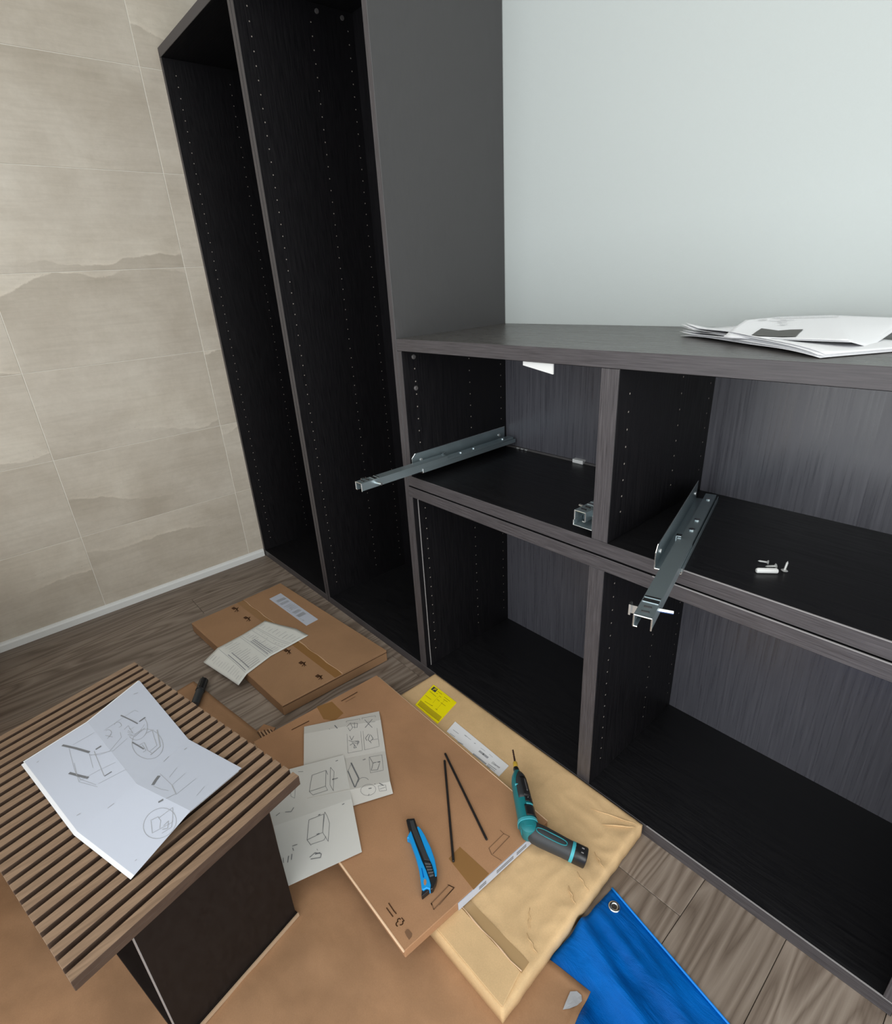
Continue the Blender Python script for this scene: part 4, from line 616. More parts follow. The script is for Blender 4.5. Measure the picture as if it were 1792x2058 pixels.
 'leaf_ink': [(0.002,[(1.9206,0.2712,1.0477),(1.9288,0.2874,1.0476)]),(0.0022,[(1.9307,0.3067,1.0484),(1.9341,0.3106,1.0482)]),(0.0022,[(1.9353,0.3119,1.0481),(1.9405,0.3163,1.048)]),(0.0022,[(1.942,0.3163,1.048),(1.9446,0.3163,1.0481)]),(0.0022,[(1.9461,0.3163,1.0481),(1.9524,0.3163,1.0483)]),(0.0022,[(1.9539,0.3163,1.0484),(1.9603,0.3163,1.0486)]),(0.0022,[(1.9618,0.3163,1.0486),(1.9682,0.3163,1.0488)]),(0.0022,[(1.9697,0.3163,1.0489),(1.9742,0.3163,1.049)]),(0.0022,[(1.9756,0.3163,1.049),(1.9783,0.3163,1.0491)]),(0.0022,[(1.9798,0.3163,1.0492),(1.9861,0.3163,1.0494)]),(0.0022,[(1.9876,0.3163,1.0494),(1.994,0.3163,1.0496)]),(0.0022,[(1.9955,0.3163,1.0496),(2.0018,0.3163,1.0498)]),(0.0022,[(2.0033,0.3163,1.0499),(2.0097,0.3163,1.0501)]),(0.0022,[(2.0112,0.3163,1.0501),(2.0157,0.3163,1.0503)]),(0.0022,[(2.0172,0.3163,1.0503),(2.0216,0.3165,1.0504)]),(0.0022,[(2.0227,0.3173,1.0504),(2.0276,0.3203,1.0503)]),(0.0014,[(1.9351,0.2816,1.0466),(1.9479,0.2843,1.0457),(1.9596,0.2872,1.0464)]),(0.0014,[(1.9524,0.2713,1.0449),(1.9618,0.2646,1.0448),(1.9677,0.2684,1.0454)]),(0.0014,[(1.9472,0.2966,1.0467),(1.9606,0.2895,1.0466),(1.9705,0.2929,1.0473)]),(0.0014,[(1.9642,0.2471,1.0435),(1.9722,0.2405,1.0434),(1.9766,0.2445,1.044)])],
 'carton_ink': [(0.0022,[(1.7263,-0.5222,0.0645),(1.7345,-0.5227,0.0645),(1.7437,-0.5232,0.0645),(1.7516,-0.5229,0.0645)]),(0.0022,[(1.7303,-0.5302,0.0645),(1.7418,-0.5305,0.0645),(1.7513,-0.5305,0.0645)]),(0.0018,[(1.764,-0.5289,0.0645),(1.7629,-0.5286,0.0645),(1.762,-0.5279,0.0645),(1.7614,-0.527,0.0645),(1.7612,-0.526,0.0645),(1.7614,-0.525,0.0645),(1.762,-0.5241,0.0645),(1.7629,-0.5234,0.0645),(1.764,-0.5231,0.0645),(1.7651,-0.5231,0.0645)]),(0.0018,[(1.7706,-0.534,0.0645),(1.7696,-0.5345,0.0645),(1.7685,-0.5348,0.0645),(1.7674,-0.5347,0.0645),(1.7663,-0.5344,0.0645),(1.7654,-0.5337,0.0645),(1.7647,-0.5328,0.0645),(1.7643,-0.5317,0.0645),(1.7642,-0.5305,0.0645),(1.7645,-0.5294,0.0645),(1.7651,-0.5285,0.0645)]),(0.0018,[(1.7696,-0.5222,0.0645),(1.7709,-0.5223,0.0645),(1.772,-0.5228,0.0645),(1.7729,-0.5235,0.0645),(1.7735,-0.5245,0.0645),(1.7737,-0.5256,0.0645),(1.7736,-0.5267,0.0645),(1.7732,-0.5278,0.0645),(1.7724,-0.5288,0.0645),(1.7714,-0.5296,0.0645)]),(0.0018,[(1.7638,-0.52,0.0645),(1.7714,-0.5195,0.0645),(1.7706,-0.522,0.0645)])],
 'carton_blob': [(1.7859,-0.525,0.0645),(1.7884,-0.5223,0.0645),(1.7984,-0.522,0.0645),(1.8017,-0.5257,0.0645),(1.8028,-0.5324,0.0645),(1.7951,-0.5321,0.0645),(1.7869,-0.5304,0.0645)],
 'carton_slots': [(0.003,[(1.1869,-0.4512,0.0645),(1.1911,-0.4008,0.0645)]),(0.003,[(1.1879,-0.2953,0.0645),(1.1892,-0.2419,0.0645)]),(0.001,[(1.1995,-0.2892,0.0645),(1.2009,-0.2564,0.0645)])],
 'carton_cut': [(0.0016,[(1.7812,-0.3043,0.0645),(1.7945,-0.3101,0.0645)]),(0.0012,[(1.7945,-0.3101,0.0645),(1.8167,-0.3049,0.0645)]),(0.0014,[(1.7953,-0.3075,0.0645),(1.7931,-0.2543,0.0645),(1.7805,-0.2586,0.0645),(1.7699,-0.2582,0.0645)]),(0.0012,[(1.7812,-0.3043,0.0645),(1.7805,-0.2586,0.0645)]),(0.0016,[(1.7819,-0.4628,0.0645),(1.7859,-0.4637,0.0645)]),(0.0012,[(1.7908,-0.4127,0.0645),(1.795,-0.4539,0.0645)]),(0.0012,[(1.7776,-0.4167,0.0645),(1.7907,-0.4114,0.0645)]),(0.002,[(1.7825,-0.4625,0.0645),(1.7939,-0.4661,0.0645),(1.7908,-0.411,0.0645),(1.7803,-0.4154,0.0645),(1.7825,-0.4625,0.0645)])],
 'carton_tape1': [(1.7399,-0.38,0.0645),(1.7376,-0.346,0.0645),(1.8178,-0.342,0.0645),(1.819,-0.3861,0.0645)],
 'carton_tape2': [(1.1563,-0.3581,0.0645),(1.1702,-0.3159,0.0645),(1.2325,-0.3163,0.0645),(1.2408,-0.3502,0.0645),(1.2129,-0.3682,0.0645)],
 'yellow': [(1.3272,-0.1379,0.0405),(1.3005,-0.0464,0.0405),(1.4039,-0.0481,0.0405),(1.4266,-0.14,0.0405)],
 'yellow_P': [(1.3106,-0.0655,0.0409),(1.3077,-0.0512,0.0409),(1.3253,-0.0507,0.0409),(1.3299,-0.0651,0.0409)],
 'yellow_Pink': [(0.0022,[(1.3237,-0.0662,0.0414),(1.3168,-0.0551,0.0414),(1.3246,-0.0553,0.0414),(1.3231,-0.0618,0.0414)])],
 'yellow_ink': [(0.0016,[(1.315,-0.0731,0.0409),(1.3451,-0.0744,0.0409)]),(0.0016,[(1.3189,-0.093,0.0409),(1.3442,-0.0927,0.0409)]),(0.0016,[(1.3365,-0.1101,0.0409),(1.3656,-0.1072,0.0409)]),(0.0016,[(1.3343,-0.0637,0.0409),(1.3395,-0.0643,0.0409)]),(0.0016,[(1.3317,-0.0563,0.0409),(1.3495,-0.0562,0.0409)]),(0.0016,[(1.3555,-0.0795,0.0409),(1.3663,-0.08,0.0409)]),(0.0016,[(1.3626,-0.0587,0.0409),(1.3873,-0.0588,0.0409)]),(0.0016,[(1.3684,-0.0664,0.0409),(1.3846,-0.0654,0.0409)]),(0.0016,[(1.3731,-0.0808,0.0409),(1.3924,-0.0801,0.0409)]),(0.0016,[(1.3623,-0.1068,0.0409),(1.367,-0.1058,0.0409)]),(0.0016,[(1.3803,-0.1072,0.0409),(1.3875,-0.1072,0.0409)]),(0.0016,[(1.3492,-0.0663,0.0409),(1.3575,-0.0658,0.0409)]),(0.0022,[(1.3256,-0.1174,0.0409),(1.3696,-0.118,0.0409),(1.4171,-0.117,0.0409)]),(0.0022,[(1.3268,-0.1204,0.0409),(1.3708,-0.121,0.0409),(1.4182,-0.1199,0.0409)]),(0.0022,[(1.3281,-0.1234,0.0409),(1.372,-0.1239,0.0409),(1.4192,-0.1227,0.0409)]),(0.0022,[(1.3294,-0.1264,0.0409),(1.3732,-0.1268,0.0409),(1.4203,-0.1256,0.0409)]),(0.0022,[(1.3307,-0.1294,0.0409),(1.3743,-0.1298,0.0409),(1.4214,-0.1285,0.0409)]),(0.0022,[(1.3319,-0.1323,0.0409),(1.3755,-0.1327,0.0409),(1.4225,-0.1313,0.0409)]),(0.0006,[(1.3499,-0.0695,0.0409),(1.3579,-0.098,0.0409)]),(0.0006,[(1.3731,-0.0655,0.0409),(1.3855,-0.1093,0.0409)])],
 'white': [(1.4648,-0.1404,0.0405),(1.4549,-0.1004,0.0405),(1.6552,-0.1049,0.0405),(1.66,-0.1452,0.0405)],
 'white_ink': [(0.0025,[(1.5083,-0.1152,0.0409),(1.5149,-0.115,0.0409)]),(0.0012,[(1.5149,-0.115,0.0409),(1.5317,-0.115,0.0409)]),(0.002,[(1.5452,-0.116,0.0409),(1.5492,-0.1151,0.0409)]),(0.001,[(1.5682,-0.1154,0.0409),(1.5832,-0.1144,0.0409)]),(0.006,[(1.5729,-0.1249,0.0409),(1.587,-0.1247,0.0409),(1.6026,-0.1246,0.0409)]),(0.004,[(1.568,-0.1423,0.0409),(1.5898,-0.1418,0.0409),(1.6129,-0.1415,0.0409)]),(0.0025,[(1.6182,-0.1438,0.0409),(1.629,-0.144,0.0409)]),(0.002,[(1.6167,-0.1375,0.0409),(1.6424,-0.1359,0.0409)]),(0.0015,[(1.6171,-0.141,0.0409),(1.6428,-0.1411,0.0409)]),(0.0025,[(1.5125,-0.1432,0.0409),(1.5279,-0.1402,0.0409)]),(0.0015,[(1.4731,-0.1246,0.0409),(1.4934,-0.1238,0.0409)]),(0.0015,[(1.4765,-0.1389,0.0409),(1.4947,-0.1379,0.0409)]),(0.0008,[(1.5972,-0.1142,0.0409),(1.6102,-0.1148,0.0409)])],
 'white_txt': ((1.6202,-0.1301,0.041),(1.6446,-0.128,0.041)),
 'lab1': [(0.4695,-0.1862,0.043),(0.463,-0.1347,0.043),(0.7387,-0.1207,0.043),(0.7435,-0.1709,0.043)],
 'lab1_ink': [(0.0042,[(0.5059,-0.1753,0.0434),(0.5049,-0.1406,0.0434)]),(0.0042,[(0.5131,-0.1745,0.0434),(0.5112,-0.139,0.0434)]),(0.0042,[(0.5202,-0.1737,0.0434),(0.5176,-0.1374,0.0434)]),(0.0022,[(0.5346,-0.174,0.0434),(0.5347,-0.1405,0.0434)]),(0.0022,[(0.5413,-0.1735,0.0434),(0.54,-0.1398,0.0434)]),(0.0022,[(0.548,-0.1731,0.0434),(0.5452,-0.1392,0.0434)]),(0.0018,[(0.569,-0.1724,0.0434),(0.5663,-0.1417,0.0434)]),(0.0018,[(0.5789,-0.1674,0.0434),(0.5771,-0.1398,0.0434)]),(0.0018,[(0.5888,-0.1623,0.0434),(0.5877,-0.138,0.0434)]),(0.0018,[(0.5986,-0.1573,0.0434),(0.5983,-0.1362,0.0434)]),(0.0018,[(0.6084,-0.1523,0.0434),(0.6088,-0.1343,0.0434)]),(0.002,[(0.6286,-0.1684,0.0434),(0.6239,-0.1384,0.0434)]),(0.002,[(0.6341,-0.1677,0.0434),(0.6287,-0.1378,0.0434)]),(0.002,[(0.6395,-0.1671,0.0434),(0.6334,-0.1371,0.0434)]),(0.002,[(0.6449,-0.1664,0.0434),(0.6381,-0.1365,0.0434)]),(0.004,[(0.6578,-0.1674,0.0434),(0.6545,-0.1362,0.0434)]),(0.004,[(0.6632,-0.1663,0.0434),(0.6605,-0.1358,0.0434)]),(0.004,[(0.6687,-0.1652,0.0434),(0.6665,-0.1354,0.0434)]),(0.004,[(0.674,-0.1641,0.0434),(0.6725,-0.1349,0.0434)]),(0.003,[(0.5961,-0.1632,0.0434),(0.5944,-0.1554,0.0434)]),(0.003,[(0.6084,-0.1639,0.0434),(0.6057,-0.1556,0.0434)]),(0.0018,[(0.5939,-0.1731,0.0434),(0.617,-0.1711,0.0434)]),(0.003,[(0.7003,-0.1645,0.0434),(0.7092,-0.1618,0.0434)]),(0.001,[(0.6836,-0.1658,0.0434),(0.6941,-0.1646,0.0434)])],
 'lab1_marks': [(0.012,[(0.4204,-0.3147,0.0402),(0.4363,-0.3122,0.0402)]),(0.0028,[(0.4315,-0.3094,0.0402),(0.4626,-0.308,0.0402)]),(0.0028,[(0.4351,-0.2985,0.0402),(0.4557,-0.3209,0.0402)]),(0.002,[(0.4328,-0.3029,0.0402),(0.4642,-0.3148,0.0402)]),(0.012,[(0.5189,-0.3082,0.0402),(0.5338,-0.3058,0.0402)]),(0.0028,[(0.5294,-0.3031,0.0402),(0.5586,-0.3018,0.0402)]),(0.0028,[(0.5331,-0.2925,0.0402),(0.5518,-0.3143,0.0402)]),(0.002,[(0.5308,-0.2967,0.0402),(0.56,-0.3083,0.0402)]),(0.012,[(0.815,-0.2907,0.0402),(0.8272,-0.2887,0.0402)]),(0.0028,[(0.8238,-0.2862,0.0402),(0.8476,-0.2851,0.0402)]),(0.0028,[(0.8276,-0.2766,0.0402),(0.8411,-0.2964,0.0402)]),(0.002,[(0.8254,-0.2804,0.0402),(0.8482,-0.2911,0.0402)]),(0.012,[(0.9109,-0.2852,0.0402),(0.9223,-0.2832,0.0402)]),(0.0028,[(0.9193,-0.2808,0.0402),(0.9414,-0.2798,0.0402)]),(0.0028,[(0.923,-0.2715,0.0402),(0.935,-0.2907,0.0402)]),(0.002,[(0.9209,-0.2752,0.0402),(0.9417,-0.2856,0.0402)]),(0.012,[(1.0087,-0.2788,0.0402),(1.0194,-0.277,0.0402)]),(0.0028,[(1.0166,-0.2746,0.0402),(1.0371,-0.2737,0.0402)]),(0.0028,[(1.0204,-0.2657,0.0402),(1.0309,-0.2843,0.0402)]),(0.002,[(1.0183,-0.2693,0.0402),(1.0373,-0.2793,0.0402)])],
 'tape_b1': [(0.8195,-0.2737,0.0402),(0.809,-0.2412,0.0402),(1.0497,-0.2343,0.0402),(1.0498,-0.2575,0.0402)],
 'knife_l': [(1.6547,-0.421,0.08),(1.6475,-0.4055,0.08),(1.6502,-0.405,0.08),(1.6761,-0.4146,0.08),(1.7152,-0.4285,0.08),(1.7362,-0.4346,0.08),(1.756,-0.4425,0.08),(1.7629,-0.4459,0.08),(1.7686,-0.4525,0.08),(1.762,-0.4562,0.08),(1.7607,-0.4636,0.08),(1.7564,-0.4636,0.08),(1.7405,-0.4536,0.08),(1.7204,-0.4416,0.08),(1.6956,-0.4303,0.08),(1.6626,-0.4181,0.08),(1.6575,-0.418,0.08)],
 'knife_r': [(1.6493,-0.389,0.08),(1.649,-0.3861,0.08),(1.6561,-0.3852,0.08),(1.6744,-0.3883,0.08),(1.7055,-0.3972,0.08),(1.7296,-0.4073,0.08),(1.7479,-0.418,0.08),(1.7576,-0.4271,0.08),(1.7567,-0.4294,0.08),(1.7339,-0.4187,0.08),(1.7073,-0.4104,0.08)],
 'knife_b': [(1.6195,-0.3951,0.078),(1.6191,-0.3914,0.078),(1.6288,-0.3795,0.078),(1.6463,-0.3868,0.078),(1.6733,-0.3968,0.078),(1.7061,-0.4096,0.078),(1.7313,-0.4166,0.078),(1.7546,-0.4271,0.078),(1.7583,-0.4259,0.078),(1.7644,-0.4344,0.078),(1.77,-0.4472,0.078),(1.7685,-0.4521,0.078),(1.7619,-0.4452,0.078),(1.7539,-0.4415,0.078),(1.7351,-0.4339,0.078),(1.714,-0.4277,0.078),(1.6749,-0.4138,0.078),(1.6482,-0.4043,0.078),(1.644,-0.4063,0.078),(1.6239,-0.3971,0.078)],
 'knife_t': [(1.757,-0.4639,0.076),(1.7587,-0.4574,0.076),(1.7669,-0.452,0.076),(1.766,-0.4707,0.076),(1.7643,-0.4711,0.076)],
 'knife_s': [(1.7196,-0.4268,0.083),(1.7291,-0.4195,0.083),(1.7549,-0.4301,0.083),(1.7505,-0.4389,0.083)],
 'knife_h': [(1.7539,-0.4493,0.0806),(1.7557,-0.4512,0.0806),(1.7568,-0.4531,0.0806),(1.7569,-0.4547,0.0806),(1.7561,-0.4556,0.0806),(1.7544,-0.4557,0.0806),(1.7523,-0.4549,0.0806),(1.7501,-0.4535,0.0806),(1.7482,-0.4516,0.0806),(1.7472,-0.4497,0.0806),(1.747,-0.4481,0.0806),(1.7479,-0.4472,0.0806),(1.7496,-0.4471,0.0806),(1.7517,-0.4479,0.0806),(1.7539,-0.4493,0.0806)],
 'knife_g': [(1.7256,-0.4395,0.0806),(1.7265,-0.4378,0.0806),(1.7438,-0.4465,0.0806),(1.7429,-0.4488,0.0806)],
 'knife_ch': [(1.6268,-0.3914,0.0786),(1.6318,-0.3845,0.0786),(1.6462,-0.3907,0.0786),(1.7251,-0.4165,0.0786),(1.7155,-0.4238,0.0786),(1.6524,-0.4036,0.0786)],
 'rods': [[(1.5358,-0.2078,0.067),(1.7669,-0.2957,0.067)],[(1.5509,-0.2229,0.067),(1.7533,-0.3785,0.067)]],
 'drill_px': [(1.645,-0.0782,0.066),(1.6758,-0.1047,0.068),(1.6889,-0.1169,0.069),(1.6982,-0.1236,0.07),(1.7177,-0.1381,0.072),(1.75,-0.1652,0.076),(1.7805,-0.1907,0.08),(1.8023,-0.209,0.083),(1.8173,-0.222,0.085)],
 'drill_h': [(1.8196,-0.2246,0.083),(1.8317,-0.2205,0.08),(1.8531,-0.209,0.075),(1.8741,-0.1999,0.07),(1.8944,-0.1903,0.066),(1.8998,-0.1879,0.065),(1.9049,-0.185,0.064),(1.9198,-0.1761,0.061)],
 'marker': [(0.7431,-0.542,0.014),(0.8334,-0.6021,0.014)],
 'grommet': (2.0033,-0.1847,0.008),
}

# ---------------------------------------------------------------- storage cabinets
SIDE, FLAT, YB, YF = 0.018, 0.029, 0.3945, 0.0


def holes(mb, x, z0, z1, sign=1, step=0.032, zphase=0.0, rows=(0.037, 0.227, 0.352), r=0.0019):
    z = z0
    while z < z1:
        for yy in rows:
            ring = [(x + sign * 0.0005, yy + r * math.cos(k * math.pi / 3), z + r * math.sin(k * math.pi / 3)) for k in range(6)]
            mb.face(ring if sign > 0 else ring[::-1])
        z += step


def panel(name, b, root, face='inner', edge='edge_v', right=None, top=None, bevel=0.0009):
    q = MB()
    q.box(*b, mi=0, front=1, right=2 if right else None, top=2 if top else None)
    return q.build(name, [face, edge, right or top or face], root, bevel=bevel)


def cabinet(name, x0, x1, z0, z1, label, group=None, dividers=(), tall=False, top_mat='inner_h', yf=YF, left_out=None, right_out=None, bt=FLAT):
    root = thing(name, ((x0 + x1) / 2, YB, z0), label, 'cabinet', group)
    e = 0.0004
    panel('bottom_panel', (x0 + e, x1 - e, yf, YB, z0, z0 + bt), root, 'inner_h', 'edge_h')
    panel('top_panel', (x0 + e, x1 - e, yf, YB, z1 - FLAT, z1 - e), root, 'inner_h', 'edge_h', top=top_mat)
    za, zb = z0 + bt, z1 - FLAT
    panel('side_panel', (x0 + e, x0 + SIDE, yf, YB, za, zb), root)
    panel('side_panel', (x1 - SIDE, x1 - e, yf, YB, za, zb), root, right=right_out)
    xs = [x0 + SIDE]
    for d in dividers:
        panel('divider', (d - 0.018, d + 0.018, yf + 0.0005, 0.376, za, zb), root)
        xs += [d - 0.018, d + 0.018]
    xs.append(x1 - SIDE)
    for a, b in zip(xs[::2], xs[1::2]):
        q = MB()
        q.box(a, b, 0.3735, 0.3765, za, zb)
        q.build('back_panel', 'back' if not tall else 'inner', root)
    mb = MB()
    ztop = zb - 0.03
    for a, b in zip(xs[::2], xs[1::2]):
        n0 = za + 0.055
        holes(mb, a, n0, ztop, 1)
        holes(mb, b, n0, ztop, -1)
    mb.build('peg_holes', 'hole', root, stuff=True)
    return root


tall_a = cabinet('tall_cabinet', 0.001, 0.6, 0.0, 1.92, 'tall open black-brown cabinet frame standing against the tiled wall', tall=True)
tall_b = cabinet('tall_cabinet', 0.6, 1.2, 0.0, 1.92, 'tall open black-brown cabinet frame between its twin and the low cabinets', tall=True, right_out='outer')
for yy, zz in ((0.335, 1.872), (0.25, 1.872)):
    q = MB()
    q.tube([(0.618, yy, zz), (0.6215, yy, zz)], 0.006, 12)
    q.build('cam_lock', 'cap', tall_b)
low_b = cabinet('low_cabinet', 1.2, 2.4, 0.0, 0.639, 'wide open black-brown cabinet on the floor under a second one', dividers=(1.8,), yf=-0.003, bt=0.032)
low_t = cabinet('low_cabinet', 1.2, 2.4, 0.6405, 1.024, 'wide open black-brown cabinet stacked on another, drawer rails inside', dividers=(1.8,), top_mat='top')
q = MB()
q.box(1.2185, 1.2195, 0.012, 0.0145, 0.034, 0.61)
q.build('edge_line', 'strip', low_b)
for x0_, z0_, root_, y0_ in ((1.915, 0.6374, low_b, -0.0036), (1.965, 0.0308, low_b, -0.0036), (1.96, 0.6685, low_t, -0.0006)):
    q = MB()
    q.box(x0_, 2.398, y0_, y0_ + 0.0022, z0_, z0_ + 0.0016)  # pale strip that paints a bright highlight along the front edge
    q.build('edge_highlight', 'strip', root_)
for zz in (0.90, 0.9776):
    q = MB()
    q.tube([(1.218, 0.036, zz), (1.2205, 0.036, zz), (1.2222, 0.036, zz)], [0.0062, 0.0062, 0.004], 14)
    q.build('cam_cap', 'cap', low_t)
q = MB()
q.prism([(1.602, 0.006), (1.675, 0.006), (1.675, 0.009), (1.602, 0.009)], 0.9745, 0.9955)
o = q.build('label_tab', 'white_plastic', low_t)
for v in o.data.vertices:
    w = v.co + wloc(low_t)
    if w.z < 0.98 and w.x < 1.64:
        v.co.z += 0.012
q = MB()
q.box(1.474, 1.507, 0.360, 0.3735, 0.6700, 0.6795)
q.build('clip', 'white_plastic', low_t)
q = MB()
q.box(1.225, 1.780, 0.3665, 0.3735, 0.6692, 0.6745)
q.build('back_strip', 'cap', low_t)
for xx in (1.268, 1.285, 1.30):
    q = MB()
    q.box(xx, xx + 0.009, 0.364, 0.3670, 0.6705, 0.6735)
    q.build('staple', 'zinc', low_t)


# ---------------------------------------------------------------- drawer rails
def rail(loc, rot, label, mirror=False, out=0.19, length=0.36, group=None):
    """loc: front foot of the upright flange; the flange stands at x = 0 and the slide runs to its right"""
    root = thing('drawer_rail', loc, label, 'drawer rail', group)
    sg = -1 if mirror else 1
    c, s = math.cos(rot), math.sin(rot)

    def X(p):
        x, y, z = p[0] * sg, p[1], p[2]
        return (loc[0] + x * c - y * s, loc[1] + x * s + y * c, loc[2] + z)

    t = 0.0014

    zo = 0.009 if mirror else 0.0

    def bar(prof, y0, y1, name, mt='steel', edge=0.0, closed=False):
        """thin folded sheet: open profile of (x, z) points run from y0 to y1"""
        q = MB()
        q.grid([[X((x, y, z)) for x, z in prof] for y in (y0, y1)])
        o = q.build(name, mt, root, solid=t)
        o.modifiers['thickness'].offset = 0
        return o

    # upright flange with a chamfered front corner, foot and outer lip
    q = MB()
    L = length
    poly = [(0.0, 0.004), (0.0, 0.030), (0.012, 0.041), (L, 0.041), (L, 0.0), (0.0, 0.0)]
    q.face([X((0.0, y, z)) for y, z in poly])
    q.grid([[X((x, y, z)) for x, z in ((0.0, 0.0), (0.044, 0.0), (0.044, 0.011))] for y in (0.0, L)])
    o = q.build('mounting_plate', 'steel', root, solid=t)
    o.modifiers['thickness'].offset = 0
    # bright cut edges of the sheet steel at the front
    q = MB()
    for a, b in (((0, 0, 0), (0.044, 0, 0)), ((0.044, 0, 0), (0.044, 0, 0.011)), ((0, 0, 0), (0, 0, 0.030)), ((0, 0, 0.030), (0, 0.012, 0.041))):
        q.tube([X(a), X(b)], 0.0012, 6)
    q.tube([X((0, 0.012, 0.041)), X((0, L, 0.041))], 0.0009, 6)
    q.build('cut_edge', 'steel_bright', root)
    # fixed middle channel
    bar([(0.020, 0.003), (0.020, 0.016), (0.040, 0.016), (0.040, 0.003)], 0.03, L - 0.006, 'middle_channel')
    # sliding member
    y0, y1 = -out, 0.28 - out
    bar([(x_, z_ + zo) for x_, z_ in ((0.022, 0.004), (0.017, 0.004), (0.017, 0.023), (0.042, 0.023), (0.042, 0.004))], y0, y1, 'sliding_channel')
    q = MB()
    loop = [(x_, z_ + zo) for x_, z_ in ((0.023, 0.004), (0.017, 0.004), (0.017, 0.023), (0.042, 0.023), (0.042, 0.003))]
    for a, b in zip(loop[:-1], loop[1:]):
        q.tube([X((a[0], y0, a[1])), X((b[0], y0, b[1]))], 0.0013, 6)
    q.build('channel_mouth', 'steel_bright', root)
    # pressed details of the slide end
    q = MB()
    q.box(0.018, 0.041, y0 + 0.052, y0 + 0.056, 0.0232 + zo, 0.0252 + zo, xf=X)
    q.box(0.018, 0.041, y0 + 0.040, y0 + 0.050, 0.0232 + zo, 0.0244 + zo, xf=X)
    q.build('pressed_step', 'steel_bright', root)
    q = MB()
    q.tube([X((0.042, y0 + 0.042, 0.014 + zo)), X((0.062, y0 + 0.045, 0.014 + zo))], 0.0032, 10)
    q.build('locking_pin', 'steel_bright', root)
    q = MB()
    q.box(0.005, 0.017, y0 + 0.030, y0 + 0.034, 0.004 + zo, 0.018 + zo, xf=X)
    q.box(0.003, 0.006, y0 + 0.024, y0 + 0.034, 0.004 + zo, 0.022 + zo, xf=X)
    q.build('locking_hook', 'steel_bright', root)
    for dy in (0.012, 0.026):
        q = MB()
        q.tube([X((0.024, y0 + dy, 0.0237 + zo)), X((0.035, y0 + dy + 0.001, 0.0237 + zo))], 0.0020, 8)
        q.build('slot', 'black_plastic', root)
    # stop tongue and rivets on the plate
    if out > 0.05:
        q = MB()
        q.box(0.013, 0.0145, y1 + 0.002, y1 + 0.012, 0.002, 0.026, xf=X)
        q.box(0.013, 0.022, y1 + 0.002, y1 + 0.012, 0.0245, 0.026, xf=X)
        q.build('stop_tongue', 'steel_bright', root)
    for yy in ((y1 + 0.06, y1 + 0.11, L - 0.04) if out > 0.05 else ()):
        q = MB()
        q.tube([X((0.030, yy, 0.0160)), X((0.030, yy, 0.0185))], 0.0055, 10)
        q.build('rivet', 'steel_bright', root)
    for yy in (0.030, L - 0.025):
        q = MB()
        q.tube([X((0.0, yy, 0.020)), X((0.0030, yy, 0.020))], 0.0040, 10)
        q.build('screw_head', 'zinc', root)
    return root


rail((1.2195, 0.004, 0.6895), 0.0, 'pulled-out steel drawer rail screwed to the side beside the tall cabinet', out=0.19)
rail((1.7805, 0.004, 0.6845), 0.0, 'pushed-in steel drawer rail on the middle divider', mirror=True, out=0.0)
rail((1.929, -0.028, 0.6705), math.radians(15.2), 'loose pulled-out steel drawer rail lying aslant over the shelf edge', out=0.19)

# ---------------------------------------------------------------- dowel and screws on the shelf
SH = 0.6697
t = thing('wooden_dowel', (2.068, 0.080, SH), 'pale ribbed dowel lying on the shelf beside screws', 'dowel')
q = MB()
a, b = Vector((2.0557, 0.0705, SH + 0.0042)), Vector((2.0808, 0.0915, SH + 0.0042))
d = (b - a).normalized()
q.tube([a, a + d * 0.0012, b - d * 0.0012, b], [0.0034, 0.0042, 0.0042, 0.0034], 18)
q.build('pin', 'white_plastic', t, auto=40)
for k in range(5):
    q = MB()
    an = math.radians(20 + 35 * k)
    off = Vector((-d.y, d.x, 0)) * math.cos(an) * 0.0042 + Vector((0, 0, math.sin(an) * 0.0042))
    q.tube([a + off + d * 0.002, b + off - d * 0.002], 0.0004, 6)
    q.build('rib', 'white_plastic', t)


def screw(head, tip, label, hr=0.0048):
    head, tip = Vector(head), Vector(tip)
    root = thing('screw', (head.x, head.y, SH), label, 'screw', None)
    d = (tip - head).normalized()
    L = (tip - head).length
    q = MB()
    q.tube([head, head + d * 0.0012, head + d * 0.0030], [hr * 0.75, hr, hr * 0.55], 14)
    q.build('head', 'zinc', root, auto=40)
    q = MB()
    n = 14
    pts, rad = [], []
    for k in range(n * 2 + 1):
        f = k / (n * 2)
        pts.append(head + d * (0.003 + (L - 0.003) * f))
        rad.append((0.0021 if k % 2 == 0 else 0.0014) * (1 if f < 0.8 else max(0.15, (1 - f) / 0.2)))
    q.tube(pts, rad, 10)
    q.build('threaded_shank', 'zinc', root)


screw((2.0600, 0.1115, SH + 0.0045), (2.0440, 0.1075, SH + 0.0036), 'small zinc screw lying on its side behind the dowel', 0.0042)
screw((2.0740, 0.1060, SH + 0.0050), (2.0600, 0.0965, SH + 0.0030), 'zinc screw with domed head turned up against the dowel', 0.0050)
screw((2.0862, 0.1060, SH + 0.0003), (2.0880, 0.1075, SH + 0.0190), 'zinc screw standing upside down on its wide head', 0.0055)

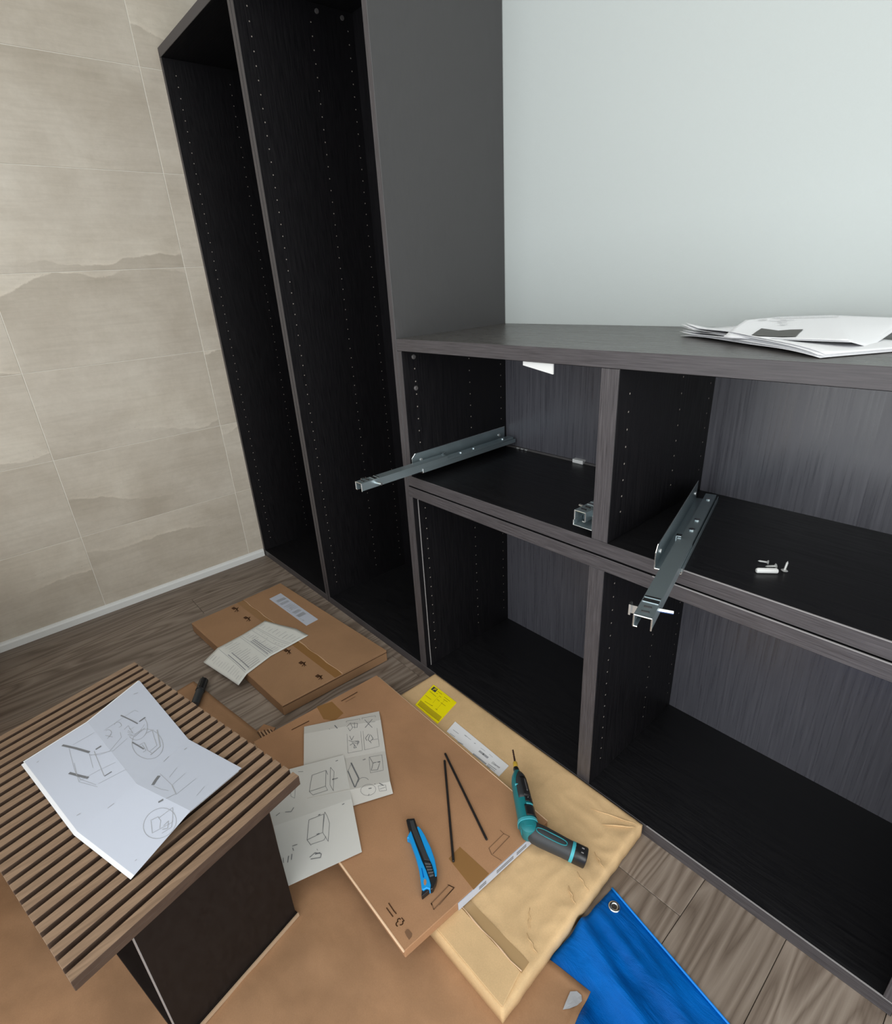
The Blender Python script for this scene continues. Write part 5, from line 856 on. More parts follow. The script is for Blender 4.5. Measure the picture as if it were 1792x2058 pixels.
# ---------------------------------------------------------------- leaflets on the low cabinet
ZT = 1.0242
Lp, Np = Vector((1.806, 0.224, 0)), Vector((2.092, 0.038, 0))
back = Vector((0.090, 0.138, 0))
t = thing('leaflet_stack', (1.98, 0.20, ZT), 'crumpled stack of white leaflets under a printed cover sheet', 'leaflets')
for k in range(7):
    q = MB()
    rows = []
    for i in range(9):
        v = i / 8
        r = []
        for j in range(25):
            u = j / 24
            p = Lp.lerp(Np, u) + back * v
            spread = (1 - u) ** 0.7 * max(0.0, 1 - 3.2 * v)
            z = 0.0008 + k * (0.0006 + 0.0022 * spread)
            z += 0.0040 * math.sin(u * 3.1) * (1 - 0.8 * v) + 0.0012 * math.sin(9 * u + k * 1.7) * (1 - u)
            z += 0.007 * max(0.0, 0.12 - u) / 0.12 * (k / 6)
            z += 0.003 * max(0.0, u - 0.55) / 0.45 * math.sin((u - 0.55) / 0.45 * math.pi) * (1 - v)
            p = p + Vector((0.004 * math.sin(k * 2.3), -0.0022 * (6 - k) * 0.3 + 0.0025 * math.sin(k * 1.3 + 5 * u), 0))
            r.append((p.x, p.y, ZT + max(0.0006, z)))
        rows.append(r)
    q.grid(rows)
    o = q.build('page', 'paper', t, smooth=True, solid=0.0003)
    orient_up(o)
t = thing('cover_sheet', (2.05, 0.15, ZT), 'bent printed cover sheet with a dark picture on the leaflet stack', 'leaflet')
lf = D['leaf']
q = MB()
sheet_mesh(q, lf, 8)
o = q.build('page', 'paper', t, smooth=True, weld=True, solid=0.0004)
orient_up(o)
q = MB()
sheet_mesh(q, lf, 8, -0.0016, 0, (0.004, -0.002))
o = q.build('page', 'paper', t, smooth=True, weld=True, solid=0.0003)
orient_up(o)
q = MB()
q.face([(p[0], p[1], p[2] + 0.0012) for p in D['leaf_pic']])
o = q.build('picture', 'picture', t)
orient_up(o)
prints('lettering', D['leaf_ink'], 'ink_soft', t, 0.0018, 1.5)

# ---------------------------------------------------------------- blue tarpaulin
def tarp_z(x, y):
    a = Vector((1.979, -0.154))
    ex, ey = Vector((0.980, -0.199)), Vector((-0.199, -0.980))
    p = Vector((x, y)) - a
    u, v = p.x * ex.x + p.y * ex.y, p.x * ey.x + p.y * ey.y
    z = 0.0035
    # folds running away from the corner
    z += 0.0180 * math.exp(-((v - 0.100 - 0.14 * u) / 0.016) ** 2) * min(1, max(0, (u + 0.06) / 0.05))
    z += 0.0085 * math.exp(-((v - 0.055 - 0.05 * u) / 0.009) ** 2) * min(1, max(0, u / 0.04))
    z += 0.0260 * math.exp(-((v - 0.190 - 0.12 * u) / 0.022) ** 2) * min(1, max(0, (u - 0.02) / 0.10))
    z += 0.0080 * math.exp(-((v - 0.030 - 0.22 * (u - 0.1)) / 0.010) ** 2) * min(1, max(0, (u - 0.06) / 0.05))
    z += 0.0075 * noise.noise(Vector((x * 11, y * 18, 3.0))) + 0.0018 * noise.noise(Vector((x * 45, y * 45, 7.0)))
    d = Vector((x - 0.700, y + 0.565))
    inside = min(1.372 - (d.x * 0.9856 + d.y * 0.169), d.x * 0.169 - d.y * 0.9856)
    z *= 1.0 - 0.85 * min(1.0, max(0.0, (inside + 0.012) / 0.02))
    return max(0.0012, z * min(1.0, max(0.12, v / 0.018)))


t = thing('tarpaulin', (2.1, -0.4, 0.0), 'creased bright blue tarpaulin with an eyelet on the floor', 'tarpaulin')
ca, cb, cc, cd = Vector((1.979, -0.154, 0)), Vector((2.62, -0.284, 0)), Vector((2.50, -0.88, 0)), Vector((1.962, -0.70, 0))
q = MB()
rows = []
for i in range(71):
    r = []
    for j in range(81):
        v, u = i / 70, j / 80
        p = ca * (1 - u) * (1 - v) + cb * u * (1 - v) + cd * (1 - u) * v + cc * u * v
        r.append((p.x, p.y, tarp_z(p.x, p.y)))
    rows.append(r)
q.grid(rows)
o = q.build('sheet', 'tarp', t, smooth=True, solid=0.0006)
orient_up(o)
q = MB()
pts = [ca.lerp(cb, k / 40) for k in range(41)]
q.tube([(p.x, p.y, max(0.0022, tarp_z(p.x, p.y - 0.004) + 0.0008)) for p in pts], 0.0022, 8)
q.build('hem', 'tarp_hem', t, smooth=True)
gx, gy, gz = D['grommet'][0], D['grommet'][1], 0.0
gz = tarp_z(gx, gy) + 0.0018
q = MB()
rows = []
for k in range(24):
    a = 2 * math.pi * k / 24
    ring = []
    for m in range(8):
        b = 2 * math.pi * m / 8
        rr = 0.0082 + 0.0032 * math.cos(b)
        ring.append((gx + rr * math.cos(a), gy + rr * math.sin(a), gz + 0.0018 * math.sin(b)))
    rows.append(ring)
rows.append(rows[0])
q.grid(rows, close_u=True)
ey = q.build('eyelet', 'steel_bright', t, smooth=True)
q = MB()
q.tube([(gx, gy, gz - 0.0012), (gx, gy, gz - 0.0004)], 0.0054, 18)
q.build('eyelet_hole', 'floor_base', ey)

# ---------------------------------------------------------------- kraft paper on the floor
KA, KU, KV = Vector((0.700, -0.565, 0)), Vector((0.9856, 0.169, 0)), Vector((0.169, -0.9856, 0))
KW, KH = 1.372, 0.715


def kraft_z(u, v):
    p = KA + KU * u + KV * v
    z = 0.0026 + 0.0022 * (0.5 + 0.5 * noise.noise(Vector((u * 7, v * 7, 0)))) + 0.0012 * noise.noise(Vector((u * 17, v * 17, 4)))
    open_area = min(1, max(0, (v - 0.20) / 0.05))
    z += open_area * (0.0085 * max(0, noise.noise(Vector((u * 9 + 3, v * 7, 9)))) + 0.0030 * max(0, noise.noise(Vector((u * 22, v * 18, 2)))))
    # lies over the tarpaulin along its right corner
    tz = tarp_z(p.x, p.y) + 0.0012 if p.x > 1.95 and p.y < -0.15 else 0.0
    return max(0.0022, z, tz)


t = thing('kraft_paper', (1.4, -0.8, 0.0), 'large wrinkled sheet of brown kraft paper spread over the floor', 'wrapping paper')
q = MB()
rows = []
NU, NV = 120, 60
for i in range(NV + 1):
    rows.append([tuple(KA + KU * (KW * j / NU) + KV * (KH * i / NV) + Vector((0, 0, kraft_z(KW * j / NU, KH * i / NV)))) for j in range(NU + 1)])
q.grid(rows)
o = q.build('sheet', 'kraft', t, smooth=True, solid=0.0004)
orient_up(o)
q = MB()
blob = [(2.029, -0.360), (2.036, -0.351), (2.045, -0.350), (2.051, -0.357), (2.049, -0.368), (2.043, -0.381), (2.036, -0.390), (2.033, -0.378)]


def kz(x, y):
    d = Vector((x, y, 0)) - KA
    return kraft_z(d.dot(KU), d.dot(KV))


bc = (sum(p[0] for p in blob) / len(blob), sum(p[1] for p in blob) / len(blob))
for f0_, f1_ in ((0.0, 0.5), (0.5, 1.0)):
    for i in range(len(blob)):
        pa, pb = blob[i], blob[(i + 1) % len(blob)]
        pts = [(bc[0] + (p[0] - bc[0]) * f_, bc[1] + (p[1] - bc[1]) * f_) for p, f_ in ((pa, f0_), (pa, f1_), (pb, f1_), (pb, f0_))]
        if f0_ == 0.0:
            pts = pts[1:]
        q.face([(x, y, kz(x, y) + 0.0024) for x, y in pts])
o = q.build('torn_patch', 'ink_pale', t)
orient_up(o)

# ---------------------------------------------------------------- flat cartons
def rot2(p, c, a):
    d = Vector((p[0] - c[0], p[1] - c[1]))
    return (c[0] + d.x * math.cos(a) - d.y * math.sin(a), c[1] + d.x * math.sin(a) + d.y * math.cos(a))


# carton with the shipping label, beside the tall cabinets
t = thing('flat_carton', (0.728, -0.259, 0.0), 'flat tan cardboard carton with a white label in front of the tall cabinets', 'carton')
B1 = [(0.386, -0.0985), (0.4066, -0.468), (1.0542, -0.4184), (1.0664, -0.0500)]
q = MB()
q.prism(B1, 0.0008, 0.0400, 0, 1)
q.build('box', ['card1', 'card1'], t, bevel=0.0022)
ea, eb = Vector((*B1[0], 0)), Vector((*B1[1], 0))
s0, s1 = Vector((0.3975, -0.2610, 0)), Vector((1.0605, -0.2150, 0))
q = MB()
q.prism([(s0.x, s0.y), (s1.x, s1.y), (1.0668, -0.0500), (0.386, -0.0985)], 0.0395, 0.0424)
q.build('lid_flap', 'card1', t, bevel=0.0008)
q = MB()
q.prism([(s0.x + 0.002, s0.y + 0.012), (s1.x, s1.y + 0.012), (s1.x - 0.001, s1.y - 0.028), (s0.x + 0.001, s0.y - 0.028)], 0.0400, 0.04035)
q.build('tape', 'tape', t)
q = MB()
q.tube([(1.0552, -0.4184, 0.0350), (1.0672, -0.0505, 0.0350)], 0.0009, 6)
q.build('flap_gap', 'ink_brown', t)
q = MB()
sA, sB = Vector((s0.x + 0.001, s0.y - 0.002, 0.0415)), Vector((s1.x, s1.y - 0.002, 0.0415))
q.tube([sA.lerp(sB, k / 24) + Vector((0, 0.0015 * math.sin(k * 1.7), 0.0005 * math.sin(k * 2.1))) for k in range(25)], [0.0014 + 0.0006 * math.sin(k * 1.3) for k in range(25)], 6)
q.build('flap_edge', 'card1_edge', t, smooth=True)
q = MB()
q.prism(D['lab1'], 0.0424, 0.0428)
lab = q.build('label', 'paper_cool', t)
prints('lettering', D['lab1_ink'], 'ink_pale', lab, 0.0003)
for k in range(0, len(D['lab1_marks']), 4):
    prints('carton_mark', D['lab1_marks'][k:k + 4], 'ink_brown', t, 0.0004, stuff=False)

t = thing('parts_list', (0.75, -0.40, 0.02), 'printed parts list sheet drooping over the tan carton edge', 'paper')
q = MB()
sheet_mesh(q, D['list'], 6)
o = q.build('sheet', 'paper_grey', t, smooth=True, weld=True, solid=0.0003)
orient_up(o)
prints('lettering', D['list_ink'], 'ink_pale', t, 0.0007, 0.8)

# golden carton against the low cabinet
t = thing('flat_carton', (1.61, -0.25, 0.0), 'flat golden-brown wrapped carton with a yellow label against the low cabinet', 'carton')
Z3 = 0.040
B3 = [(1.262, -0.0065), (1.262, -0.488), (1.980, -0.4785), (1.9585, -0.0095)]


def crumple(x, y, k=1.0):
    return 0.0020 * noise.noise(Vector((x * 18, y * 18, 1))) + 0.0022 * (0.5 - abs(noise.noise(Vector((x * 20, y * 26, 5))))) ** 2 * 4


q = MB()
rows = []
NX, NY = 120, 80
a, b, c, d = [Vector((*p, 0)) for p in B3]
for i in range(NY + 1):
    r = []
    for j in range(NX + 1):
        u, v = j / NX, i / NY
        p = a * (1 - u) * (1 - v) + d * u * (1 - v) + b * (1 - u) * v + c * u * v
        ed = min(u * 0.7, (1 - u) * 0.7, v * 0.47, (1 - v) * 0.47)
        rim = max(0.0, (u - 0.55) / 0.45)
        z = Z3 - 0.0012 + crumple(p.x, p.y) * (0.15 + 1.0 * rim) * min(1, ed / 0.01 + 0.3) - (0.003 if ed < 0.001 else 0)
        p = p + Vector((0.0020 * noise.noise(Vector((p.y * 40, 0, 2))) * (u > 0.95), 0, z))
        r.append(p)
    rows.append(r)
q.grid(rows)
# walls following the rim down to the floor
rim = rows[0] + [r[-1] for r in rows[1:]] + rows[-1][-2::-1] + [r[0] for r in rows[-2:0:-1]]
mid = [p + Vector((0.0012 * noise.noise(p * 50), 0.0008 * noise.noise(p * 60 + Vector((3, 3, 3))), -0.018)) for p in rim]
low = [Vector((p.x, p.y, 0.0012)) for p in rim]
q.grid([rim, mid, low], close_u=True)
q.face(low)
o = q.build('box', 'card3', t, smooth=True, weld=True)
bm = bmesh.new()
bm.from_mesh(o.data)
bmesh.ops.recalc_face_normals(bm, faces=bm.faces)
bm.to_mesh(o.data)
bm.free()
f0, f1 = Vector((1.60, -0.428, 0)), Vector((1.962, -0.414, 0))
q = MB()
q.prism([(1.27, -0.432), (1.962, -0.414), (1.9755, -0.474), (1.27, -0.484)], Z3 - 0.002, Z3 + 0.0026)
q.build('end_flap', 'card3', t, bevel=0.0008)
q = MB()
q.tube([Vector((1.27, -0.431, Z3 + 0.0026)).lerp(Vector((1.964, -0.413, Z3 + 0.0026)), k / 30) + Vector((0, 0.0012 * math.sin(k * 1.9), 0.0006 * math.sin(k * 1.1))) for k in range(31)],
       [0.0012 + 0.0006 * math.sin(k * 2.3) for k in range(31)], 6)
q.build('flap_edge', 'card2_edge', t, smooth=True)
q = MB()
q.prism([(1.262, -0.433), (1.965, -0.414), (1.9635, -0.392), (1.262, -0.410)], Z3 - 0.001, Z3 + 0.0012)
q.build('tape', 'tape_pale', t)
# paper creases near the free corner
cre = [((1.905, -0.322), (1.930, -0.352), 0.0014), ((1.86, -0.06), (1.952, -0.020), 0.0014), ((1.90, -0.075), (1.954, -0.028), 0.0018),
       ((1.925, -0.20), (1.965, -0.215), 0.0014), ((1.93, -0.235), (1.962, -0.255), 0.0016), ((1.925, -0.14), (1.960, -0.155), 0.0012), ((1.93, -0.36), (1.966, -0.372), 0.0016), ]
for (p0, p1, r0) in cre:
    q = MB()
    p0, p1 = Vector((*p0, Z3 + 0.0004)), Vector((*p1, Z3 + 0.0004))
    q.tube([p0.lerp(p1, k / 8) + Vector((0.0012 * math.sin(k * 2.1), 0.0012 * math.cos(k * 1.7), 0)) for k in range(9)], [r0 * math.sin(math.pi * (k + 0.5) / 9) for k in range(9)], 6)
    q.build('crease', 'card3', t, smooth=True)
q = MB()
q.prism(D['yellow'], Z3 - 0.001, Z3 + 0.0010)
lab = q.build('label', 'yellow', t)
lab['label'] = 'yellow label with a P on a black square'
q = MB()
q.prism(D['yellow_P'], Z3 + 0.0009, Z3 + 0.0012)
q.build('letter_patch', 'ink', lab)
pp = [Vector((p[0], p[1], Z3 + 0.0014)) for p in D['yellow_P']]
text_mesh('letter', 'P', pp[0].lerp(pp[3], 0.34).lerp(pp[1].lerp(pp[2], 0.34), 0.15), pp[0].lerp(pp[3], 0.74).lerp(pp[1].lerp(pp[2], 0.74), 0.15), (pp[0] - pp[1]).length * 0.75, 'yellow', lab)
prints('lettering', D['yellow_ink'], 'ink_olive', lab, 0.0004, 0.9)
q = MB()
q.prism(D['white'], Z3 - 0.001, Z3 + 0.0010)
lab = q.build('label', 'paper', t)
prints('lettering', D['white_ink'], 'ink_pale', lab, 0.0004)
w0, w1 = D['white_txt']
text_mesh('town_name', 'Odense', (w0[0], w0[1], Z3 + 0.0013), (w1[0], w1[1], Z3 + 0.0013), 0.0065, 'ink', lab)

# brown carton lying on the golden one
t = thing('flat_carton', (1.49, -0.355, 0.04), 'flat brown slotted carton lying across the golden carton', 'carton')
Z2 = 0.064
B2 = [(1.167, -0.158), (1.152, -0.545), (1.811, -0.5495), (1.8255, -0.168)]
q = MB()
q.prism(B2, 0.0430, Z2, 0, 1)
q.build('box', ['card2', 'card2'], t, bevel=0.0012)
q = MB()
q.tube([(1.16, -0.5462, Z2 - 0.0012), (1.811, -0.5502, Z2 - 0.0012)], 0.0022, 8)
q.build('cut_edge', 'card2_edge', t, smooth=True)
q = MB()
q.tube([(1.18, -0.1582, Z2 - 0.0010), (1.825, -0.1678, Z2 - 0.0010)], 0.0016, 8)
q.build('cut_edge', 'card2_edge', t, smooth=True)
for nm in ('carton_tape1', 'carton_tape2'):
    q = MB()
    q.prism(D[nm], Z2 - 0.0002, Z2 + 0.0003)
    q.build('tape', 'tape', t)
for k in range(3):
    prints('slot', D['carton_slots'][k:k + 1], 'ink_brown', t, 0.0002, stuff=False)
for ka, kb in ((0, 4), (4, 7), (7, 8)):
    prints('cut_flap', D['carton_cut'][ka:kb], 'ink_tan', t, 0.0002)
prints('recycling_mark', D['carton_ink'], 'ink_brown', t, 0.0002)
q = MB()
q.face([(p[0], p[1], Z2 + 0.0006) for p in D['carton_blob']])
o = q.build('stamp', 'ink_tan', t)
orient_up(o)
e0, e1 = Vector((1.8170, -0.425, 0)), Vector((1.8262, -0.185, 0))
q = MB()
n = Vector((0.9993, -0.038, 0)) * 0.0008
q.prism([tuple(e0 - n), tuple(e0 + n), tuple(e1 + n), tuple(e1 - n)], Z2 - 0.0205, Z2 - 0.0005)
lab = q.build('label', 'paper_cool', t)
for s0_, s1_ in ((0.22, 0.30), (0.42, 0.62), (0.66, 0.78), (0.86, 0.94)):
    pa, pb = e0.lerp(e1, s0_) + n * 1.3, e0.lerp(e1, s1_) + n * 1.3
    for hz in ((0.006, 0.009), (0.011, 0.014)):
        q = MB()
        q.face([(pa.x, pa.y, Z2 - hz[1]), (pb.x, pb.y, Z2 - hz[1]), (pb.x, pb.y, Z2 - hz[0]), (pa.x, pa.y, Z2 - hz[0])])
        q.build('lettering', 'ink_soft', lab)

# ---------------------------------------------------------------- instruction sheets on the brown carton
for key, label, mt in (('sheetA', 'creased assembly instruction with a crossed-out drawing on the brown carton', 'paper_dim'),
                       ('sheetB', 'unfolded assembly instruction with two box drawings beside the dark drawer', 'paper_soft')):
    cgrid = D[key]
    t = thing('instruction_sheet', (cgrid[1][1][0], cgrid[1][1][1], Z2), label, 'paper')
    q = MB()
    sheet_mesh(q, cgrid, 5)
    o = q.build('page', mt, t, weld=True, solid=0.0003)
    orient_up(o)
    prints('drawing', D[key + '_ink'], 'ink_soft', t, 0.0007, 0.85)

# ---------------------------------------------------------------- torn piece of corrugated board
t = thing('cardboard_scrap', (1.063, -0.478, 0.0), 'small torn scrap of ridged corrugated cardboard on the floor', 'cardboard')
SC = [(1.0565, -0.5066), (1.0444, -0.4785), (1.0810, -0.4602), (1.1012, -0.4819), (1.0923, -0.5091)]
q = MB()
q.prism(SC, 0.0010, 0.0036)
q.build('liner', 'card2', t)
sa_, sb_ = (Vector(SC[0]) + Vector(SC[4])) / 2, (Vector(SC[2]) + Vector(SC[3])) / 2
sa_, sb_ = Vector((sa_.x, sa_.y, 0.0042)), Vector((sb_.x, sb_.y, 0.0042))
dv = (sb_ - sa_)
pv_ = Vector((-dv.y, dv.x, 0)).normalized()
for k in range(9):
    c_ = sa_.lerp(sb_, (k + 0.5) / 9)
    hl = 0.012 + 0.003 * math.sin(k * 2.1)
    q = MB()
    q.tube([c_ - pv_ * hl + dv * 0.12, c_ + pv_ * hl - dv * 0.12], 0.0013, 6)
    q.build('ridge', 'card2_edge' if k % 2 else 'slat_base', t)

# ---------------------------------------------------------------- two thin rods
for (p0, p1), label in zip(D['rods'], ('long thin black rod lying aslant towards the power drill', 'long thin black rod ending on the brown tape')):
    q = MB()
    p0, p1 = Vector(p0), Vector(p1)
    d = (p1 - p0).normalized() * 0.0015
    q.tube([p0, p0 + d, p1 - d, p1], [0.0020, 0.0028, 0.0028, 0.0020], 6)
    o = q.build('black_rod', 'black_plastic')
    tag(o, label, 'rod')

# unseen carton by the tiled wall, added to shade its lower left
t = thing('shade_carton', (0.24, -1.32, 0.0), 'unseen brown cardboard carton added to shade the tiled wall', 'carton')
q = MB()
q.box(0.03, 0.45, -1.56, -1.075, 0.0008, 0.46)
q.build('box', 'card2', t, bevel=0.002)
for y0_, y1_ in ((-1.558, -1.320), (-1.316, -1.078)):
    q = MB()
    q.box(0.032, 0.448, y0_, y1_, 0.4602, 0.4640)
    q.build('flap', 'card2', t)
q = MB()
q.box(0.025, 0.455, -1.343, -1.293, 0.4640, 0.4645)
q.build('tape', 'tape', t)

# larger unseen carton next to it, added to shade the kraft paper
t = thing('shade_carton', (0.92, -1.51, 0.0), 'tall unseen brown cardboard carton added in front of the rear glass door for shade', 'carton')
q = MB()
q.box(0.50, 1.34, -1.73, -1.285, 0.0008, 0.70)
q.build('box', 'card2', t, bevel=0.002)
for y0_, y1_ in ((-1.728, -1.510), (-1.506, -1.287)):
    q = MB()
    q.box(0.502, 1.338, y0_, y1_, 0.7002, 0.7040)
    q.build('flap', 'card2', t)
q = MB()
q.box(0.495, 1.345, -1.533, -1.483, 0.7040, 0.7045)
q.build('tape', 'tape', t)

# ---------------------------------------------------------------- utility knife
t = thing('utility_knife', (1.70, -0.42, Z2), 'blue and black utility knife lying on the brown carton', 'knife')
zk = 0.0800
q = MB()
q.prism(D['knife_l'], Z2 + 0.0005, zk)
q.build('grip', 'blue', t, bevel=0.0012)
q = MB()
q.prism(D['knife_r'], Z2 + 0.0005, zk - 0.001)
q.build('grip', 'blue', t, bevel=0.0012)
q = MB()
q.prism(D['knife_b'], Z2 + 0.0004, zk - 0.0024)
q.build('blade_channel', 'black_plastic', t, bevel=0.0010)
q = MB()
q.prism(D['knife_ch'], zk - 0.0026, zk - 0.0008)
q.build('blade_cover', 'rubber', t, bevel=0.0006)
q = MB()
q.prism(D['knife_t'], Z2 + 0.0004, zk - 0.004)
q.build('end_cap', 'black_plastic', t, bevel=0.0006)
q = MB()
q.prism(D['knife_s'], zk - 0.003, zk + 0.0025)
sl = q.build('slider', 'rubber', t, bevel=0.0014)
a = [Vector(p) for p in D['knife_s']]
for k in range(4):
    q = MB()
    f = 0.2 + 0.2 * k
    q.tube([a[0].lerp(a[3], f) + Vector((0, 0, 0.0004)), a[1].lerp(a[2], f) + Vector((0, 0, 0.0004))], 0.0010, 6)
    q.build('ridge', 'cap', sl)
q = MB()
q.prism(D['knife_h'], zk - 0.001, zk + 0.0004)
q.build('lanyard_hole', 'card2', t)
q = MB()
q.prism(D['knife_g'], zk - 0.001, zk + 0.0003)
q.build('groove', 'tarp', t)

# ---------------------------------------------------------------- power screwdriver with a drill bit
t = thing('power_drill', (1.79, -0.19, 0.04), 'teal and black bent cordless power drill with a bit fitted', 'drill')
A = [Vector(p) for p in D['drill_px']]
H = [Vector(p) for p in D['drill_h']]
tip, col0, nose0, nose1 = A[0], A[1], A[2], A[3]
body_dir = (A[7] - A[3]).normalized()
q = MB()
pts, rad = [], []
for k in range(25):
    f = k / 24
    pts.append(tip.lerp(col0, f))
    rad.append(0.0006 if k == 0 else (0.0024 if (k % 4) < 2 or f > 0.6 else 0.0017))
q.tube(pts, rad, 10)
q.build('drill_bit', 'bit', t, smooth=True)
q = MB()
q.tube([col0, col0.lerp(nose0, 0.1), col0.lerp(nose0, 0.85), nose0], [0.0045, 0.0056, 0.0056, 0.0050], 16)
q.build('bit_collar', 'brass', t, auto=40)
q = MB()
q.tube([nose0 - body_dir * 0.001, nose0 + body_dir * 0.002, nose1], [0.0058, 0.0070, 0.0072], 18)
q.build('chuck', 'black_plastic', t, auto=40)


def along(f):
    return A[3].lerp(A[8], f)


prof = [(0.0, 0.0072), (0.04, 0.0100), (0.12, 0.0150), (0.22, 0.0178), (0.45, 0.0188), (0.65, 0.0190), (0.85, 0.0194), (0.97, 0.0200), (1.06, 0.0175)]
q = MB()
q.tube([along(f) for f, r in prof], [r for f, r in prof], 24, power=2.4)
q.build('housing', 'teal', t, auto=50)
side = Vector((-body_dir.y, body_dir.x, 0)).normalized()          # towards the low cabinet
if side.y < 0:
    side = -side
up = Vector((0, 0, 1))


def patch(f0, f1, a0, a1, lift, mt, name, parent, nf=8, na=8, taper=None):
    """a shell lying on the housing between two fractions and two angles (0 = side, 90 = up)"""
    q = MB()
    rows = []
    for i in range(nf + 1):
        f = f0 + (f1 - f0) * i / nf
        r = None
        for (fa, ra), (fb, rb) in zip(prof[:-1], prof[1:]):
            if fa <= f <= fb:
                r = ra + (rb - ra) * (f - fa) / (fb - fa)
        row = []
        for j in range(na + 1):
            aa0, aa1 = a0, a1
            if taper:
                k = taper(i / nf)
                mid = (a0 + a1) / 2
                aa0, aa1 = mid + (a0 - mid) * k, mid + (a1 - mid) * k
            an = math.radians(aa0 + (aa1 - aa0) * j / na)
            e = 2 / 2.4
            cx = math.copysign(abs(math.cos(an)) ** e, math.cos(an))
            cy = math.copysign(abs(math.sin(an)) ** e, math.sin(an))
            row.append(along(f) + side * (r + lift) * cx + up * (r + lift) * cy)
        rows.append(row)
    q.grid(rows)
    return q.build(name, mt, parent, smooth=True, solid=0.0014)


grip = patch(0.06, 0.58, -60, 116, 0.0012, 'rubber', 'rubber_grip', t, taper=lambda k: 0.55 + 0.45 * math.sin(min(1, k * 1.6 + 0.15) * math.pi / 2))
patch(0.20, 0.56, 40, 86, 0.0026, 'black_plastic', 'switch_cover', t)
patch(0.24, 0.48, 58, 66, 0.0040, 'cap', 'switch_ridge', t)
patch(0.58, 0.66, 22, 84, 0.0022, 'black_plastic', 'clutch_band', t)
patch(0.72, 0.90, 4, 92, 0.0020, 'black_plastic', 'selector', t)
patch(0.70, 0.72, 40, 84, 0.0034, 'teal_light', 'selector_rim', t)
patch(0.92, 0.97, -30, 200, 0.0018, 'teal_light', 'hinge_ring', t, na=18)
for an, f in ((60, 0.60), (32, 0.61)):
    p = along(f) + side * 0.0215 * math.cos(math.radians(an)) + up * 0.0215 * math.sin(math.radians(an))
    d = (side * math.cos(math.radians(an)) + up * math.sin(math.radians(an)))
    q = MB()
    q.tube([p - d * 0.001, p + d * 0.0005], 0.0019, 10)
    q.build('housing_screw', 'zinc', t)
p = along(0.34) + side * 0.0180 * math.cos(math.radians(122)) + up * 0.0195 * math.sin(math.radians(122))
q = MB()
q.tube([p - side * 0.003, p + side * 0.004], 0.0026, 10)
q.build('lock_button', 'teal_light', t, smooth=True)
# knuckle and handle
q = MB()
kp = A[8] + body_dir * 0.004
q.tube([kp + up * -0.019, kp + up * -0.015, kp + up * 0.013, kp + up * 0.0165], [0.012, 0.0165, 0.0165, 0.012], 20)
q.build('knuckle', 'teal', t, auto=50)
hd = (H[4] - H[1]).normalized()
hs = Vector((-hd.y, hd.x, 0)).normalized()
q = MB()
hp = [(0.0, 0.0120), (0.04, 0.0165), (0.15, 0.0200), (0.35, 0.0205), (0.6, 0.0196), (0.85, 0.0186), (1.0, 0.0184)]
h0, h1 = H[0], H[5]
q.tube([h0.lerp(h1, f) for f, r in hp], [r for f, r in hp], 24, power=2.3)
q.build('handle', 'rubber', t, auto=50)
q = MB()
q.tube([h1, h1 + hd * 0.0065], 0.0192, 24, power=2.3)
q.build('battery_ring', 'teal_light', t, auto=50)
b0 = h1 + hd * 0.0062
q = MB()
q.tube([b0, b0 + hd * 0.024, b0 + hd * 0.026], [0.0185, 0.0185, 0.0165], 24, power=2.6)
bat = q.build('battery', 'black_plastic', t, auto=50)
for k, (a0, a1) in enumerate(((0.004, 0.012), (0.016, 0.021))):
    q = MB()
    c = b0 + hd * a0 + up * 0.0186
    w = hs * (0.004 + 0.002 * k)
    q.face([c - w, c + hd * 0.0015 - w, c + hd * 0.0015 + w, c + w] if k == 0 else [c - w, c + hd * 0.005 - w, c + hd * 0.005 + w, c + w])
    o = q.build('battery_print', 'strip', bat)
    orient_up(o)
# teal inlay line on the handle
ring = []
for k in range(29):
    a = 2 * math.pi * k / 28
    f = 0.56 + 0.36 * math.copysign(abs(math.cos(a)) ** 0.6, math.cos(a))
    w = math.copysign(abs(math.sin(a)) ** 0.7, math.sin(a))
    an = math.radians(98 + 17 * w)
    r = 0.0204
    c = h0.lerp(h1, f)
    sd = hs if hs.y < 0 else -hs
    ring.append(c + sd * (-math.cos(an)) * r * 1.05 + up * math.sin(an) * r)
q = MB()
q.tube(ring, 0.0013, 6)
q.build('handle_inlay', 'teal', t, smooth=True)

# ---------------------------------------------------------------- black marker
t = thing('marker_pen', (0.765, -0.565, 0.006), 'stubby black marker pen on the floor behind the slatted drawer front', 'pen')
a, b = [Vector(p) for p in D['marker']]
a.z, b.z = 0.020, 0.018
d = (b - a).normalized()
L = (b - a).length
q = MB()
q.tube([a, a + d * 0.003, a + d * L * 0.45, a + d * L * 0.46], [0.0095, 0.0138, 0.0142, 0.0128], 18)
q.build('cap', 'black_plastic', t, auto=40)
q = MB()
q.tube([a + d * L * 0.46, a + d * L * 0.9, b], [0.0124, 0.0124, 0.0105], 18)
q.build('barrel', 'rubber', t, auto=40)
q = MB()
up2 = Vector((0, 0, 0.0148))
q.tube([a + d * 0.002 + up2, a + d * L * 0.4 + up2], 0.0018, 8)
q.build('clip', 'black_plastic', t)

# ---------------------------------------------------------------- drawer stood on its back, slatted front upwards
FO = Vector((1.0114, -0.7269, 0))
FU = Vector((0.9748, 0.2230, 0))
FV = Vector((0.2230, -0.9748, 0))
FW, FH, FZ, FT = 0.600, 0.380, 0.350, 0.021
ang = math.atan2(FU.y, FU.x)


def fx(p):
    q_ = FO + FU * p[0] + FV * p[1]
    return (q_.x, q_.y, p[2])


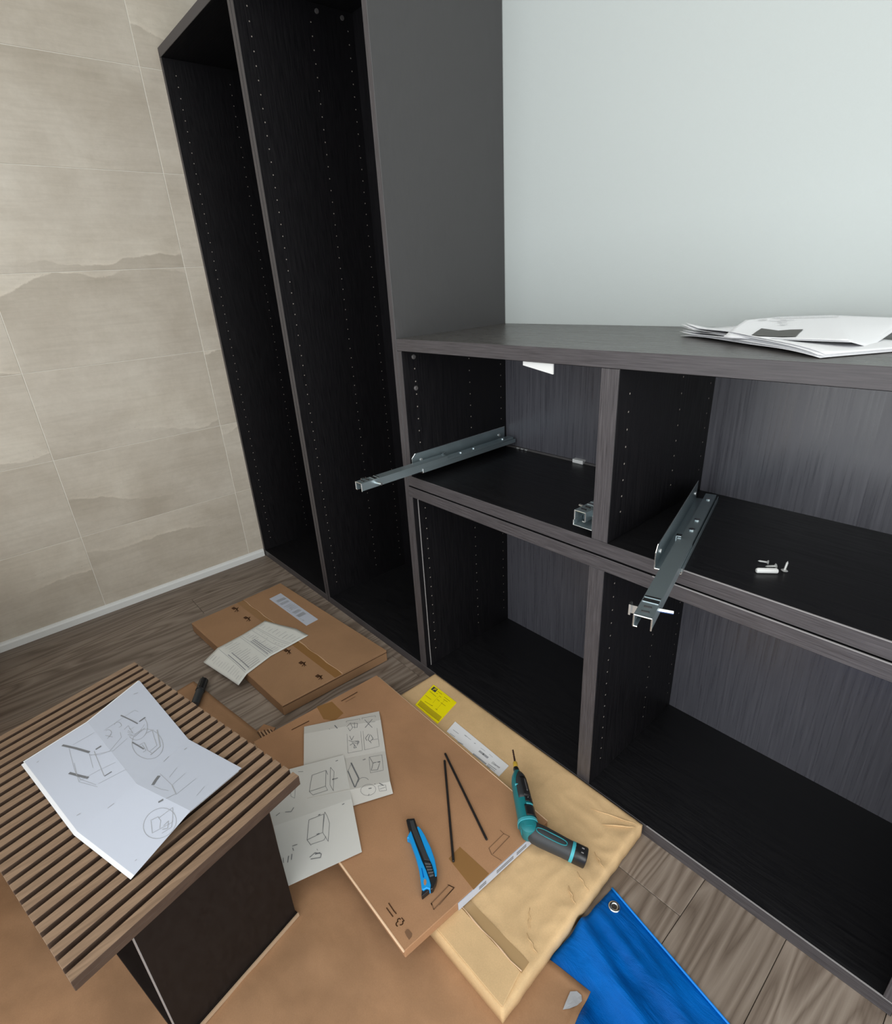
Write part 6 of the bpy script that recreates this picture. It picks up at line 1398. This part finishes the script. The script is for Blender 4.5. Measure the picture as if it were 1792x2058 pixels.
t = thing('drawer', tuple(FO + FU * 0.3 + FV * 0.19), 'dark drawer stood on end with a slatted oak front on top', 'drawer')
SLN, GROOVE = 24, 0.0085
pitch = FW / SLN
q = MB()
q.box(0.0, FW, 0.0, FH, FZ - FT, FZ - 0.0100, xf=fx)
front = q.build('front_board', 'slat_base', t, bevel=0.0008)
q = MB()
q.box(-(pitch - GROOVE) / 2, (pitch - GROOVE) / 2, -FH / 2, FH / 2, -0.0051, 0.0051, left=1, right=1)  # slat sides take the darkened veneer, groove shade painted in
so = q.build('slat', ['slat', 'slat_base'], bevel=0.0004)
sm = so.data
bpy.data.objects.remove(so)
rt = wloc(front)
for k in range(SLN):
    w = (pitch - GROOVE)
    u = w / 2 + (FW - w) * k / (SLN - 1)
    p = FO + FU * u + FV * (FH / 2)
    o = link('slat', sm, front, Vector((p.x, p.y, FZ - 0.0051)) - rt)
    o.rotation_euler.z = ang
V0, V1, UA, UB = 0.057, 0.300, 0.024, 0.574
ZL, ZH = 0.013, FZ - FT
for u0 in (UA, UB - 0.013):
    q = MB()
    q.box(u0, u0 + 0.013, V0, V1, ZL, ZH, xf=fx)
    q.build('side_panel', 'drawer_dark', t, bevel=0.0006)
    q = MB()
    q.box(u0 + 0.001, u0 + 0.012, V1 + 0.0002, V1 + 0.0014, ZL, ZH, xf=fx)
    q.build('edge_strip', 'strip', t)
q = MB()
q.box(UA + 0.013, UB - 0.013, V0 + 0.012, V0 + 0.018, ZL, ZH, xf=fx)
q.build('bottom_board', 'drawer_dark', t)
q = MB()
q.box(UA - 0.004, UB + 0.005, V0 - 0.002, V1 + 0.002, 0.0055, ZL, xf=fx)
q.build('rear_board', 'drawer_dark', t, bevel=0.0006)
q = MB()
q.box(UB + 0.005, UB + 0.0075, V0 - 0.002, V1 + 0.002, 0.0050, 0.0140, xf=fx)
q.build('raw_edge', 'raw', t)

# ---------------------------------------------------------------- booklet on the slatted front
t = thing('instruction_booklet', (1.24, -0.83, FZ), 'white folded assembly booklet lying open on the slatted drawer front', 'booklet')
cg = D['bookA']
for k, (sx, sy) in enumerate(((0, 0), (-0.004, -0.002), (0.001, -0.006))):
    q = MB()
    sheet_mesh(q, cg, 6, -0.0012 * k, 0, (sx, sy))
    o = q.build('page', 'paper_cool' if k == 0 else 'paper', t, weld=True, solid=0.0003)
    orient_up(o)
prints('drawing', [s_ for s_ in D['bookA_ink'] if s_[0] < 0.0026], 'ink_pale', t, 0.0006, 0.8)
prints('bold_drawing', [s_ for s_ in D['bookA_ink'] if s_[0] >= 0.0026], 'ink_soft', t, 0.0006, 0.8)
